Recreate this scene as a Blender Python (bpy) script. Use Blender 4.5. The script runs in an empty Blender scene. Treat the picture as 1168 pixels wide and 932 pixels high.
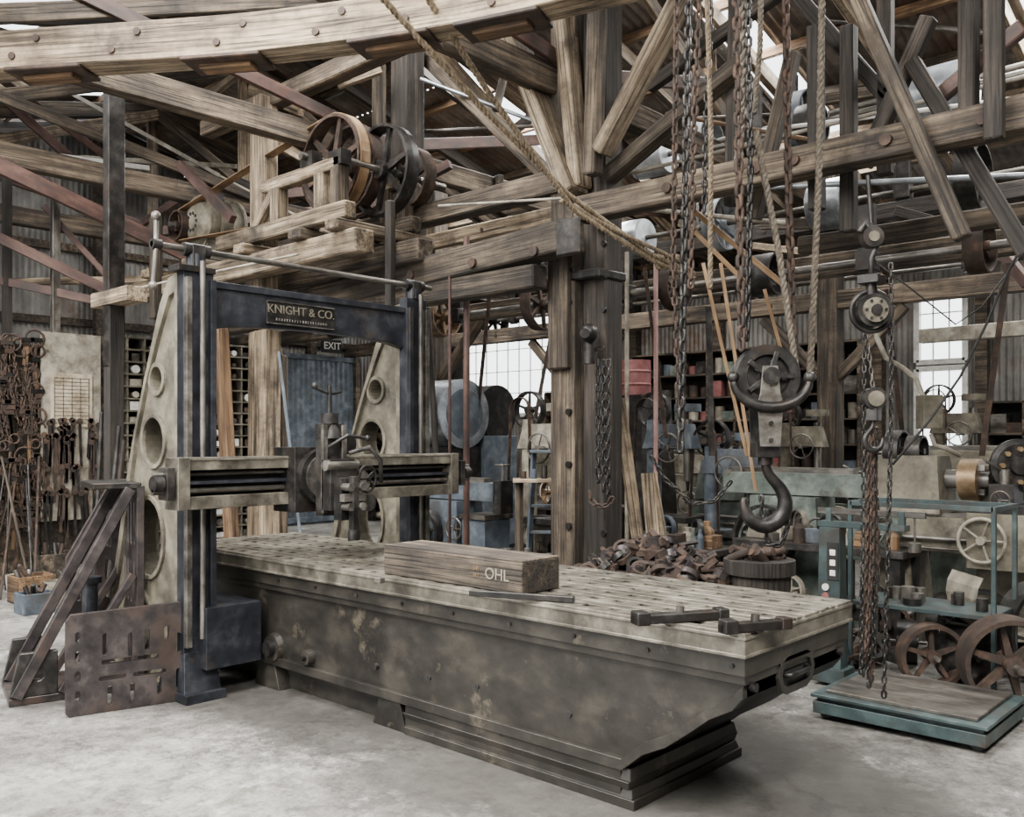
import bpy, math, random
import numpy as np
import bmesh
from mathutils import Vector, Matrix
from mathutils.geometry import tessellate_polygon
random.seed(7)
CU,CV,CH=2.46,-3.43,1.7
C_,S_=.734,.679
F=1040.0
CAM=Vector((CU,CV,CH))
Z=Vector((0,0,1))
def ray(px,py):
    X=(px-584)/F
    return Vector((X*C_-S_, X*S_+C_, -(py-500)/F))
def PD(px,py,d): return CAM+ray(px,py)*d
def PU(px,py,u):
    r=ray(px,py); return CAM+r*((u-CU)/r.x)
def PV(px,py,v):
    r=ray(px,py); return CAM+r*((v-CV)/r.y)
def PZ(px,py,z):
    r=ray(px,py); return CAM+r*((z-CH)/r.z)
def FL(px,d):
    p=PD(px,500,d); return Vector((p.x,p.y,0))
# ------------------------------------------------------------------ materials
def mat(name,cols,ns=8,st=(1,1,1),rough=.7,metal=0.,bump=.3,stain=None,tint=.45,detail=6,spread=(.32,.68),grain=False):
    m=bpy.data.materials.new(name); m.use_nodes=True
    nt=m.node_tree; N=nt.nodes; Lk=nt.links
    bs=N['Principled BSDF']
    at=N.new('ShaderNodeAttribute'); at.attribute_name='loc'
    mp=N.new('ShaderNodeMapping'); mp.inputs['Scale'].default_value=st
    Lk.new(at.outputs['Vector'],mp.inputs['Vector'])
    n=N.new('ShaderNodeTexNoise'); n.inputs['Scale'].default_value=ns; n.inputs['Detail'].default_value=detail; n.inputs['Roughness'].default_value=.62
    Lk.new(mp.outputs['Vector'],n.inputs['Vector'])
    r=N.new('ShaderNodeValToRGB'); el=r.color_ramp.elements
    while len(el)<len(cols): el.new(.5)
    for i,c in enumerate(cols):
        el[i].position=spread[0]+(spread[1]-spread[0])*i/(max(1,len(cols)-1)); el[i].color=(*c,1)
    Lk.new(n.outputs['Fac'],r.inputs['Fac'])
    col=r.outputs['Color']; hgt=n.outputs['Fac']
    for stn in ([stain] if stain and not isinstance(stain,list) else (stain or [])):
        sc,sscale,lo,hi=stn
        n2=N.new('ShaderNodeTexNoise'); n2.inputs['Scale'].default_value=sscale; n2.inputs['Detail'].default_value=8; n2.inputs['Roughness'].default_value=.72
        Lk.new(at.outputs['Vector'],n2.inputs['Vector'])
        mr=N.new('ShaderNodeMapRange'); mr.inputs['From Min'].default_value=lo; mr.inputs['From Max'].default_value=hi
        Lk.new(n2.outputs['Fac'],mr.inputs['Value'])
        mx=N.new('ShaderNodeMix'); mx.data_type='RGBA'
        Lk.new(mr.outputs['Result'],mx.inputs['Factor']); Lk.new(col,mx.inputs[6]); mx.inputs[7].default_value=(*sc,1)
        col=mx.outputs[2]
    if grain:
        mp3=N.new('ShaderNodeMapping'); mp3.inputs['Scale'].default_value=(.025,1,1); Lk.new(at.outputs['Vector'],mp3.inputs['Vector'])
        n3=N.new('ShaderNodeTexNoise'); n3.inputs['Scale'].default_value=70; n3.inputs['Detail'].default_value=4; Lk.new(mp3.outputs['Vector'],n3.inputs['Vector'])
        m3=N.new('ShaderNodeMapRange'); m3.inputs['From Min'].default_value=.36; m3.inputs['From Max'].default_value=.50; m3.inputs['To Min'].default_value=.28
        Lk.new(n3.outputs['Fac'],m3.inputs['Value'])
        mx=N.new('ShaderNodeMix'); mx.data_type='RGBA'; mx.blend_type='MULTIPLY'; mx.inputs['Factor'].default_value=1
        Lk.new(col,mx.inputs[6]); Lk.new(m3.outputs['Result'],mx.inputs[7]); col=mx.outputs[2]; hgt=m3.outputs['Result']
    ta=N.new('ShaderNodeAttribute'); ta.attribute_name='tint'
    ma=N.new('ShaderNodeMath'); ma.operation='MULTIPLY_ADD'; ma.inputs[1].default_value=tint; ma.inputs[2].default_value=1-tint/2
    Lk.new(ta.outputs['Fac'],ma.inputs[0])
    hs=N.new('ShaderNodeHueSaturation'); Lk.new(ma.outputs[0],hs.inputs['Value']); Lk.new(col,hs.inputs['Color'])
    Lk.new(hs.outputs['Color'],bs.inputs['Base Color'])
    bs.inputs['Roughness'].default_value=rough; bs.inputs['Metallic'].default_value=metal
    if bump:
        bp=N.new('ShaderNodeBump'); bp.inputs['Strength'].default_value=bump; bp.inputs['Distance'].default_value=.01
        Lk.new(hgt,bp.inputs['Height']); Lk.new(bp.outputs['Normal'],bs.inputs['Normal'])
    return m
WS=(.07,1,1)
wood_l=mat('wood_pale',[(.06,.043,.028),(.235,.178,.115),(.44,.355,.25)],16,WS,.85,0,.6,((.035,.026,.019),1.9,.44,.66),.6,grain=True)
wood_m=mat('wood_weathered',[(.018,.0135,.010),(.084,.063,.043),(.21,.163,.113)],15,WS,.85,0,.6,((.016,.012,.009),1.7,.43,.67),.7,grain=True)
wood_d=mat('wood_dark',[(.007,.006,.005),(.024,.019,.015),(.065,.051,.04)],15,WS,.85,0,.6,((.010,.008,.006),2,.45,.7),.5,grain=True)
wood_o=mat('wood_orange',[(.05,.026,.012),(.15,.085,.04),(.26,.16,.085)],14,WS,.8,0,.5,((.04,.026,.017),1.6,.48,.70),grain=True)
iron_bed=mat('iron_bed_paint',[(.012,.0112,.0098),(.027,.0245,.0205),(.055,.049,.040)],3.2,(1,1,1.6),.38,.3,.3,[((.010,.009,.008),1.4,.50,.64),((.12,.102,.075),2.8,.585,.70)],.05,9)
iron_l=mat('iron_pale_paint',[(.045,.039,.027),(.112,.099,.071),(.21,.187,.14)],5,(1,1,1),.7,.05,.4,((.028,.023,.017),3,.5,.70),.1,9)
iron_d=mat('iron_dark',[(.008,.0077,.0075),(.022,.0205,.0195),(.062,.057,.052)],9,(1,1,1),.42,.5,.4,((.045,.028,.019),4,.55,.75),.5)
iron_blue=mat('iron_blue_paint',[(.008,.009,.012),(.018,.020,.026),(.045,.047,.054)],7,(1,1,1),.38,.3,.3,((.06,.048,.036),3,.58,.75),.25)
steel=mat('worn_steel',[(.038,.035,.031),(.115,.107,.095),(.25,.235,.207)],9,(.3,1,1),.38,.6,.3,((.05,.033,.022),5,.52,.72),.3)
slab=mat('planer_table_steel',[(.055,.050,.040),(.125,.113,.089),(.235,.215,.172)],7,(1,1,1),.42,.3,.3,((.03,.025,.019),2.5,.47,.66),.5)
rust=mat('rust',[(.018,.012,.009),(.05,.031,.022),(.11,.066,.044)],9,(1,1,1),.75,.3,.5,((.026,.022,.02),3,.45,.7),.5)
rustpur=mat('rusty_primer',[(.022,.012,.010),(.066,.033,.026),(.13,.073,.056)],6,(.4,1,1),.6,.2,.3,((.028,.022,.019),3,.5,.7),.5)
plate=mat('rust_brown_plate',[(.015,.0125,.013),(.038,.032,.032),(.088,.073,.07)],8,(1,1,1),.40,.4,.3,((.045,.027,.018),4,.5,.7),.15)
teal=mat('teal_paint',[(.014,.025,.026),(.030,.050,.051),(.06,.088,.088)],6,(1,1,1),.5,.1,.2,((.03,.023,.018),4,.48,.66),.3)
green=mat('grey_green_paint',[(.05,.065,.056),(.11,.135,.117),(.2,.23,.2)],5,(1,1,1),.5,.1,.2,((.035,.028,.022),4,.50,.70),.3)
bluegrey=mat('blue_grey_paint',[(.03,.041,.054),(.068,.086,.107),(.135,.16,.185)],5,(1,1,1),.6,.1,.2,((.04,.034,.028),3,.50,.72),.3)
white=mat('chalk_white',[(.42,.41,.38),(.6,.59,.55),(.72,.7,.66)],7,(1,1,1),.7,0,.1,((.15,.125,.1),3,.55,.8),.2)
cream=mat('cream_metal',[(.14,.125,.095),(.27,.245,.195),(.41,.375,.305)],6,(1,1,1),.55,.1,.2,((.06,.045,.032),4,.48,.70),.3)
red=mat('faded_red',[(.09,.028,.028),(.17,.055,.055),(.25,.1,.095)],5,(1,1,1),.5,.1,.2,None,.3)
pink=mat('faded_pink',[(.25,.14,.13),(.36,.21,.19),(.42,.27,.25)],5,(1,1,1),.6,0,.1,None,.2)
ropem=mat('manila_rope',[(.07,.052,.033),(.185,.14,.09),(.32,.255,.175)],40,(1,1,1),.9,0,.5,None,.3)
ropeg=mat('old_grey_rope',[(.038,.031,.024),(.10,.083,.062),(.19,.16,.12)],40,(1,1,1),.9,0,.5,None,.3)
leather=mat('leather_belt',[(.10,.058,.028),(.21,.13,.068),(.34,.225,.13)],9,(.3,1,1),.65,0,.2,None,.5)
black=mat('black_and_hole_shade',[(.004,.004,.004),(.008,.008,.008),(.014,.014,.014)],9,(1,1,1),.8,0,.1)  # near-black for cables and signs, and for shade painted inside holes
paper=mat('old_paper',[(.25,.2,.13),(.42,.36,.26),(.52,.46,.35)],7,(1,1,1),.9,0,.1,((.13,.09,.05),4,.52,.75),.2)
galv=mat('corrugated_iron',[(.06,.057,.053),(.15,.145,.134),(.27,.262,.245)],2.4,(1,1,.5),.5,.3,.15,((.10,.06,.038),1.3,.52,.70),.3)
roofm=mat('corrugated_roof',[(.05,.041,.034),(.115,.097,.08),(.22,.19,.16)],2.4,(1,1,1),.55,.2,.15,((.09,.046,.027),.9,.47,.64),.3)
brass=mat('brass',[(.12,.075,.036),(.22,.15,.085),(.34,.245,.145)],8,(1,1,1),.4,.6,.2,None,.3)
galvd=mat('galvanised_duct',[(.12,.13,.14),(.24,.26,.28),(.40,.43,.46)],5,(1,1,1),.35,.6,.1,((.06,.05,.04),3,.58,.75),.3)
def floor_mat():
    m=bpy.data.materials.new('concrete_floor'); m.use_nodes=True
    nt=m.node_tree; N=nt.nodes; L=nt.links; bs=N['Principled BSDF']
    tc=N.new('ShaderNodeTexCoord')
    def noise(s,d=8,r=.65):
        n=N.new('ShaderNodeTexNoise'); n.inputs['Scale'].default_value=s; n.inputs['Detail'].default_value=d; n.inputs['Roughness'].default_value=r
        L.new(tc.outputs['Object'],n.inputs['Vector']); return n
    def ramp(src,p0,c0,p1,c1):
        r=N.new('ShaderNodeValToRGB'); e=r.color_ramp.elements
        e[0].position=p0; e[0].color=(*c0,1); e[1].position=p1; e[1].color=(*c1,1); L.new(src,r.inputs['Fac']); return r.outputs['Color']
    def mix(a,b,f,mode='MIX'):
        mx=N.new('ShaderNodeMix'); mx.data_type='RGBA'; mx.blend_type=mode
        if isinstance(f,float): mx.inputs['Factor'].default_value=f
        else: L.new(f,mx.inputs['Factor'])
        L.new(a,mx.inputs[6])
        if isinstance(b,tuple): mx.inputs[7].default_value=(*b,1)
        else: L.new(b,mx.inputs[7])
        return mx.outputs[2]
    n1=noise(.6,12,.74); n2=noise(9,12,.8); n3=noise(1.5,10,.85); n4=noise(45,4,.7)
    c=ramp(n1.outputs['Fac'],.41,(.085,.080,.074),.59,(.29,.28,.26))
    c=mix(c,ramp(n2.outputs['Fac'],.38,(.26,.25,.23),.56,(1,1,1)),.85,'MULTIPLY')
    c=mix(c,ramp(n4.outputs['Fac'],.34,(.4,.38,.36),.46,(1,1,1)),.7,'MULTIPLY')
    c=mix(c,(.50,.485,.455),ramp(n3.outputs['Fac'],.55,(0,0,0),.66,(.8,.8,.8)))
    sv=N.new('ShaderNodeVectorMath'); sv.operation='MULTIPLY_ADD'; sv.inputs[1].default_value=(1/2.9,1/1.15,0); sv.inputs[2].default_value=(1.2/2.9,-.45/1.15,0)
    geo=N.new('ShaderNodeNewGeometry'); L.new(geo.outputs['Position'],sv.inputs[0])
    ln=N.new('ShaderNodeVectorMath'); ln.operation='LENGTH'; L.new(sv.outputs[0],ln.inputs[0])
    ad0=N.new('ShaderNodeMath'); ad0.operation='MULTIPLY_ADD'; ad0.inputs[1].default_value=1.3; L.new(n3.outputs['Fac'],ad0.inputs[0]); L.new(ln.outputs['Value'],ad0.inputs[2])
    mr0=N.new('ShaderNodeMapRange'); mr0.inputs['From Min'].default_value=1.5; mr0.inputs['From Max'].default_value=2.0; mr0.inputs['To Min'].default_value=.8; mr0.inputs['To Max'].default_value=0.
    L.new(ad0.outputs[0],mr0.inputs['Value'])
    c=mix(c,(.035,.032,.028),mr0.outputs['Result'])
    vo=N.new('ShaderNodeTexVoronoi'); vo.feature='DISTANCE_TO_EDGE'; vo.inputs['Scale'].default_value=.42
    ad=N.new('ShaderNodeVectorMath'); ad.operation='MULTIPLY_ADD'; ad.inputs[1].default_value=(.5,.5,.5)
    L.new(n2.outputs['Color'],ad.inputs[0]); L.new(tc.outputs['Object'],ad.inputs[2]); L.new(ad.outputs[0],vo.inputs['Vector'])
    mr=N.new('ShaderNodeMapRange'); mr.inputs['From Max'].default_value=.007; mr.inputs['To Min'].default_value=.4
    L.new(vo.outputs['Distance'],mr.inputs['Value'])
    c=mix(c,mr.outputs['Result'],1.0,'MULTIPLY')
    L.new(c,bs.inputs['Base Color']); bs.inputs['Roughness'].default_value=.6
    bp=N.new('ShaderNodeBump'); bp.inputs['Strength'].default_value=.6; bp.inputs['Distance'].default_value=.012
    L.new(n2.outputs['Fac'],bp.inputs['Height']); L.new(bp.outputs['Normal'],bs.inputs['Normal'])
    return m
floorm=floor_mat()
# ------------------------------------------------------------------ mesh builder
def frame(t):
    t=t.normalized(); a=Z if abs(t.z)<.92 else Vector((1,0,0))
    s=t.cross(a).normalized(); return t,s,s.cross(t).normalized()
class MB:
    def __init__(s,name):
        s.name=name; s.V=[]; s.F=[]; s.M=[]; s.S=[]; s.L=[]; s.T=[]; s.mats=[]
    def add(s,vs,fs,m,smooth=False,locs=None,tint=None,off=True):
        o=len(s.V)
        if m not in s.mats: s.mats.append(m)
        k=s.mats.index(m)
        if tint is None: tint=random.random()
        ox,oy,oz=(random.random()*9,random.random()*9,random.random()*9) if off else (0,0,0)
        s.V+=[tuple(v) for v in vs]
        s.L+=[(v[0]+ox,v[1]+oy,v[2]+oz) for v in (locs if locs is not None else vs)]
        s.T+=[tint]*len(vs)
        s.F+=[tuple(i+o for i in f) for f in fs]; s.M+=[k]*len(fs)
        s.S+=(smooth if isinstance(smooth,list) else [smooth]*len(fs))
        return s
    BF=[(0,3,2,1),(4,5,6,7),(0,1,5,4),(1,2,6,5),(2,3,7,6),(3,0,4,7)]
    def box(s,c,size,m,R=None,top=(1,1),**k):
        c=Vector(c); h=Vector(size)/2; vs=[];ls=[]
        for sz in(-1,1):
            tx,ty=(top if sz>0 else (1,1))
            for sx,sy in((-1,-1),(1,-1),(1,1),(-1,1)):
                p=Vector((sx*h.x*tx,sy*h.y*ty,sz*h.z)); ls.append(p)
                vs.append(c+(R@p if R else p))
        if k.get('off') is False: ls=vs
        return s.add(vs,s.BF,m,False,ls,**k)
    def bx(s,u0,u1,v0,v1,z0,z1,m,**k):
        return s.box(((u0+u1)/2,(v0+v1)/2,(z0+z1)/2),(abs(u1-u0),abs(v1-v0),abs(z1-z0)),m,**k)
    def beam(s,p1,p2,w,h,m,up=Z,w2=None,h2=None,**k):
        p1=Vector(p1);p2=Vector(p2); t=(p2-p1); L=t.length; t=t/L
        a=Vector(up) if abs(t.dot(Vector(up)))<.97 else Vector((0,1,0))
        sd=t.cross(a).normalized(); uu=sd.cross(t)
        vs=[];ls=[]
        for i,(p,ww,hh) in enumerate(((p1,w,h),(p2,w2 or w,h2 or h))):
            for a_,b_ in((-1,-1),(1,-1),(1,1),(-1,1)):
                vs.append(p+sd*a_*ww/2+uu*b_*hh/2); ls.append((i*L,a_*ww/2,b_*hh/2))
        return s.add(vs,s.BF,m,False,ls,**k)
    def cyl(s,p1,p2,r,m,r2=None,seg=16,caps=True,**k):
        p1=Vector(p1);p2=Vector(p2); t,a,b=frame(p2-p1); L=(p2-p1).length; r2=r if r2 is None else r2
        vs=[];ls=[];fs=[]
        for i,(p,rr) in enumerate(((p1,r),(p2,r2))):
            for j in range(seg):
                q=2*math.pi*j/seg; vs.append(p+a*math.cos(q)*rr+b*math.sin(q)*rr); ls.append((i*L,math.cos(q)*rr,math.sin(q)*rr))
        for j in range(seg): fs.append((j,(j+1)%seg,seg+(j+1)%seg,seg+j))
        sm=[True]*seg
        if caps:
            n=2*seg; vs+=vs[:n]; ls+=ls[:n]
            fs.append(tuple(range(n+seg-1,n-1,-1))); fs.append(tuple(range(n+seg,n+2*seg))); sm+=[False,False]
        return s.add(vs,fs,m,sm,ls,**k)
    def tube(s,pts,r,m,seg=8,closed=False,**k):
        pts=[Vector(p) for p in pts]; n=len(pts); rs=r if isinstance(r,(list,tuple)) else [r]*n
        vs=[];ls=[];fs=[];L=0; t0=(pts[1]-pts[0]); _,a,b=frame(t0)
        for i,p in enumerate(pts):
            if closed: t=pts[(i+1)%n]-pts[i-1]
            else: t=pts[min(i+1,n-1)]-pts[max(i-1,0)]
            t=t.normalized(); a=(a-t*a.dot(t)).normalized(); b=t.cross(a)
            if i: L+=(p-pts[i-1]).length
            for j in range(seg):
                q=2*math.pi*j/seg; vs.append(p+a*math.cos(q)*rs[i]+b*math.sin(q)*rs[i]); ls.append((L,math.cos(q)*rs[i],math.sin(q)*rs[i]))
        for i in range(n if closed else n-1):
            for j in range(seg):
                i2=(i+1)%n; fs.append((i*seg+j,i*seg+(j+1)%seg,i2*seg+(j+1)%seg,i2*seg+j))
        sm=[True]*len(fs)
        if not closed:
            fs.append(tuple(range(seg-1,-1,-1))); fs.append(tuple(range((n-1)*seg,n*seg))); sm+=[False,False]
        return s.add(vs,fs,m,sm,ls,**k)
    def lathe(s,prof,c,ax,m,seg=28,closed=False,smooth=True,**k):
        c=Vector(c); t,a,b=frame(Vector(ax)); vs=[];fs=[]; n=len(prof)
        ls=[]
        prs=[(prof[i],prof[(i+1)%n]) for i in range(n if closed else n-1)]
        for q0,q1 in prs:
            o=len(vs)
            for (r_,z_) in(q0,q1):
                for j in range(seg):
                    q=2*math.pi*j/seg; vs.append(c+t*z_+(a*math.cos(q)+b*math.sin(q))*r_); ls.append((z_,math.cos(q)*r_,math.sin(q)*r_))
            for j in range(seg): fs.append((o+j,o+(j+1)%seg,o+seg+(j+1)%seg,o+seg+j))
        return s.add(vs,fs,m,smooth,ls,**k)
    def prism(s,outer,holes,org,ax,ay,ext,m,**k):
        org=Vector(org);ax=Vector(ax);ay=Vector(ay);ext=Vector(ext)
        loops=[outer]+list(holes)
        flat=[p for l in loops for p in l]; n=len(flat)
        tr=tessellate_polygon([[Vector((p[0],p[1],0)) for p in l] for l in loops])
        vs=[org+ax*p[0]+ay*p[1] for p in flat]; vs+=[v+ext for v in vs]
        fs=[tuple(t) for t in tr]+[tuple(i+n for i in reversed(t)) for t in tr]
        o=0
        for l in loops:
            for i in range(len(l)):
                j=(i+1)%len(l); fs.append((o+i,o+j,n+o+j,n+o+i))
            o+=len(l)
        return s.add(vs,fs,m,False,**k)
    def sphere(s,c,r,m,seg=12,sc=(1,1,1)):
        c=Vector(c); vs=[];fs=[];h=seg//2
        for i in range(h+1):
            th=math.pi*i/h
            for j in range(seg):
                q=2*math.pi*j/seg; vs.append(c+Vector((math.sin(th)*math.cos(q)*r*sc[0],math.sin(th)*math.sin(q)*r*sc[1],math.cos(th)*r*sc[2])))
        for i in range(h):
            for j in range(seg): fs.append((i*seg+j,i*seg+(j+1)%seg,(i+1)*seg+(j+1)%seg,(i+1)*seg+j))
        return s.add(vs,fs,m,True)
    def pulley(s,c,ax,R,w,m,spokes=6,rim=.018,hub=None,axle=None,mh=None):
        c=Vector(c); t,a,b=frame(Vector(ax)); hub=hub or R*.2; mh=mh or m
        s.lathe([(R,-w/2),(R*1.01,0),(R,w/2),(R-rim,w/2),(R-rim,-w/2)],c,t,m,36,closed=True)
        s.cyl(c-t*w*.55,c+t*w*.55,hub,mh)
        for i in range(spokes):
            q=2*math.pi*i/spokes+.3; d=a*math.cos(q)+b*math.sin(q)
            s.beam(c+d*hub*.8,c+d*(R-rim*.5),w*.28,R*.16,m,up=t.cross(d),w2=w*.22,h2=R*.10)
        if axle: s.cyl(c-t*axle,c+t*axle,hub*.4,steel,seg=10)
        return s
    def handwheel(s,c,ax,R,m,spokes=5,r=.012):
        c=Vector(c); t,a,b=frame(Vector(ax))
        s.tube([c+a*math.cos(2*math.pi*i/24)*R+b*math.sin(2*math.pi*i/24)*R for i in range(24)],r,m,6,closed=True)
        s.cyl(c-t*r*2,c+t*r*2,R*.2,m,seg=12)
        for i in range(spokes):
            q=2*math.pi*i/spokes; s.cyl(c,c+(a*math.cos(q)+b*math.sin(q))*R,r*.7,m,seg=6,caps=False)
    def belt(s,c1,r1,c2,r2,ax,w,m,th=.008):
        c1=Vector(c1);c2=Vector(c2);ax=Vector(ax).normalized(); d=c2-c1; d-=ax*d.dot(ax); d.normalize(); n=ax.cross(d)
        pts=[]
        for i in range(17):
            q=math.pi/2+math.pi*i/16; pts.append(c1+(d*math.cos(q)+n*math.sin(q))*(r1+th))
        for i in range(17):
            q=-math.pi/2+math.pi*i/16; pts.append(c2+(d*math.cos(q)+n*math.sin(q))*(r2+th))
        s.band(pts,ax,w,m,th,True)
    def band(s,pts,ax,w,m,th=.006,closed=False,**k):
        pts=[Vector(p) for p in pts]; ax=Vector(ax).normalized(); n=len(pts); vs=[];ls=[];fs=[];L=0
        for i,p in enumerate(pts):
            t=(pts[(i+1)%n]-pts[i-1]) if closed else pts[min(i+1,n-1)]-pts[max(i-1,0)]
            t.normalize(); a=(ax-t*ax.dot(t)).normalized(); nn=t.cross(a)
            if i:L+=(p-pts[i-1]).length
            for x,y in((-1,-1),(1,-1),(1,1),(-1,1)):
                vs.append(p+a*x*w/2+nn*y*th/2); ls.append((L,x*w/2,y*th))
        for i in range(n if closed else n-1):
            for j in range(4): fs.append((i*4+j,i*4+(j+1)%4,((i+1)%n)*4+(j+1)%4,((i+1)%n)*4+j))
        if not closed: fs+=[(3,2,1,0),tuple((n-1)*4+j for j in range(4))]
        s.add(vs,fs,m,False,ls,**k)
    def chain(s,path,L,r,m,wr=.62):
        path=[Vector(p) for p in path]
        step=L-2*r*1.05
        cum=[0]
        for i in range(1,len(path)): cum.append(cum[-1]+(path[i]-path[i-1]).length)
        n=max(1,int(cum[-1]/step))
        def at(q):
            for i in range(1,len(path)):
                if q<=cum[i] or i==len(path)-1:
                    f=(q-cum[i-1])/max(1e-6,cum[i]-cum[i-1]); return path[i-1].lerp(path[i],f),(path[i]-path[i-1]).normalized()
        W=L*wr/2-r; A=L/2-r-W; A=max(A,.001)
        tpl=[]
        for i in range(6):
            q=-math.pi/2+math.pi*i/5; tpl.append((A+W*math.cos(q),W*math.sin(q)))
        for i in range(6):
            q=math.pi/2+math.pi*i/5; tpl.append((-A+W*math.cos(q),W*math.sin(q)))
        tw=random.random()*3
        for k in range(n):
            p,t=at((k+.5)*step); _,a,b=frame(t)
            q=tw+k*math.pi/2+random.uniform(-.18,.18)+k*.02; sd=a*math.cos(q)+b*math.sin(q)
            s.tube([p+t*x+sd*y for x,y in tpl],r,m,5,closed=True,tint=random.uniform(.3,.7))
    def rope(s,path,R,m,pitch=6.):
        path=[Vector(p) for p in path]; pts=[]
        for i in range(len(path)-1):
            n=max(1,int((path[i+1]-path[i]).length/(R*pitch/7)))
            for j in range(n): pts.append(path[i].lerp(path[i+1],j/n))
        pts.append(path[-1]); _,a,b=frame(pts[1]-pts[0]); L=0; out=[[],[],[]]
        for i,p in enumerate(pts):
            t=(pts[min(i+1,len(pts)-1)]-pts[max(i-1,0)]).normalized(); a=(a-t*a.dot(t)).normalized(); b=t.cross(a)
            if i:L+=(p-pts[i-1]).length
            for k in range(3):
                q=2*math.pi*(L/(R*pitch)+k/3); out[k].append(p+(a*math.cos(q)+b*math.sin(q))*R*.5)
        for k in range(3): s.tube(out[k],R*.56,m,6)
    def build(s,bev=0,seg=1):
        V=np.array(s.V); mn=V.min(0); mx=V.max(0); o=np.array([(mn[0]+mx[0])/2,(mn[1]+mx[1])/2,mn[2]])
        me=bpy.data.meshes.new(s.name); me.from_pydata((V-o).tolist(),[],s.F)
        for m in s.mats: me.materials.append(m)
        me.polygons.foreach_set('material_index',s.M); me.polygons.foreach_set('use_smooth',s.S)
        a=me.attributes.new('loc','FLOAT_VECTOR','POINT'); a.data.foreach_set('vector',np.array(s.L,dtype=np.float32).ravel())
        a=me.attributes.new('tint','FLOAT','POINT'); a.data.foreach_set('value',np.array(s.T,dtype=np.float32))
        bm=bmesh.new(); bm.from_mesh(me); bmesh.ops.recalc_face_normals(bm,faces=bm.faces); bm.to_mesh(me); bm.free()
        me.update()
        ob=bpy.data.objects.new(s.name,me); bpy.context.scene.collection.objects.link(ob); ob.location=o.tolist()
        if bev:
            b=ob.modifiers.new('bev','BEVEL'); b.width=bev; b.segments=seg; b.limit_method='ANGLE'; b.angle_limit=math.radians(40)
        return ob
def text(parent,name,body,loc,size,xdir,m,ext=.002,align='CENTER',normal_up=Z):
    c=bpy.data.curves.new(name,'FONT'); c.body=body; c.size=size; c.extrude=ext; c.align_x=align; c.align_y='CENTER'
    c.materials.append(m); o=bpy.data.objects.new(name,c); bpy.context.scene.collection.objects.link(o)
    x=Vector(xdir).normalized(); y=Vector(normal_up); z=x.cross(y)
    R=Matrix((x,y,z)).transposed().to_4x4()
    o.parent=parent; o.matrix_local=Matrix.Translation(Vector(loc)-parent.location)@R
    return o
def circ(cx,cy,r,n=20,ry=None): return [(cx+r*math.cos(2*math.pi*i/n),cy+(ry or r)*math.sin(2*math.pi*i/n)) for i in range(n)]
def slot(cx,cy,w,h):
    r=min(w,h)/2; o=[]
    for i in range(5):
        q=math.pi*i/4; 
        if h>=w: o.append((cx+r*math.cos(q),cy+h/2-r+r*math.sin(q)))
        else: o.append((cx+w/2-r+r*math.sin(q),cy+r*math.cos(q)))
    for i in range(5):
        q=math.pi*i/4
        if h>=w: o.append((cx-r*math.cos(q),cy-h/2+r-r*math.sin(q)))
        else: o.append((cx-w/2+r-r*math.sin(q),cy-r*math.cos(q)))
    return o
X_=Vector((1,0,0)); Y_=Vector((0,1,0))
RT=Vector((C_,S_,0)); FW=Vector((-S_,C_,0))
# ------------------------------------------------------------------ building shell
U0,U1,V0,V1=-13.,8.,-8.,11.
def roofz(v): return 7.0-.25*abs(v-3)
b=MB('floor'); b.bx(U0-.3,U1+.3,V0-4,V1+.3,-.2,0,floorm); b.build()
def corr(b,p,du,dz,L,H,m,pitch=.09,amp=.012):
    p=Vector(p);du=Vector(du).normalized();dz=Vector(dz).normalized();n=du.cross(dz); k=max(2,int(L/pitch*4)); vs=[];fs=[]
    for i in range(k+1):
        x=L*i/k; o=n*amp*math.sin(2*math.pi*x/pitch)
        vs+= [p+du*x+o,p+du*x+dz*H+o]
    for i in range(k): fs.append((2*i,2*i+2,2*i+3,2*i+1))
    b.add(vs,fs,m,True,None,random.random(),False)
b=MB('wall_left')
v=V0
while v<V1:
    w=.9; zt=min(roofz(v),roofz(v+w))+.02
    corr(b,(U0,v,0),Y_,Z,w,2.45,galv); corr(b,(U0+.01,v,2.4),Y_,Z,w,zt-2.4,galv)
    v+=w
for zz in(1.2,2.4,3.6,4.8): b.bx(U0+.03,U0+.12,V0,V1,zz-.06,zz+.06,wood_m)
for vv in np.arange(V0+.5,V1,2.1): b.bx(U0+.12,U0+.26,vv-.07,vv+.07,0,roofz(vv)-.2,wood_m)
b.build()
b=MB('wall_right'); v=V0
while v<V1:
    w=.9; corr(b,(U1,v,0),Y_,Z,w,min(roofz(v),roofz(v+w)),galv,.18); v+=w
b.build()
b=MB('wall_front')   # unseen side; open doorway added and sized to let sky light in
corr(b,(U0,V0,0),X_,Z,-6.6-U0,roofz(V0),galv,.18); corr(b,(3.2,V0,0),X_,Z,U1-3.2,roofz(V0),galv,.18); corr(b,(-6.6,V0,3.4),X_,Z,9.8,roofz(V0)-3.4,galv,.18); b.build()
wins=[(-12.3,-9.7,2.2,4.55),(-2.45,-1.76,1.05,2.75),(-2.45,-1.76,2.85,3.95),(1.5,4.,1.1,3.9)]
b=MB('wall_back')
cuts=sorted(set([U0,U1]+[w[0] for w in wins]+[w[1] for w in wins]))
for a,c in zip(cuts[:-1],cuts[1:]):
    mid=(a+c)/2; zs=0; hs=sorted([(w[2],w[3]) for w in wins if w[0]<mid<w[1]])
    for z0,z1 in hs+[(roofz(V1)+.02,None)]:
        if z0-zs>.02: corr(b,(a,V1,zs),X_,Z,c-a,z0-zs,galv)
        zs=z1
b.bx(U0,U1,V1-.12,V1-.03,.84,.96,wood_m)
b.bx(U0,U1,V1-.14,V1-.03,4.62,4.78,wood_m)
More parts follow.
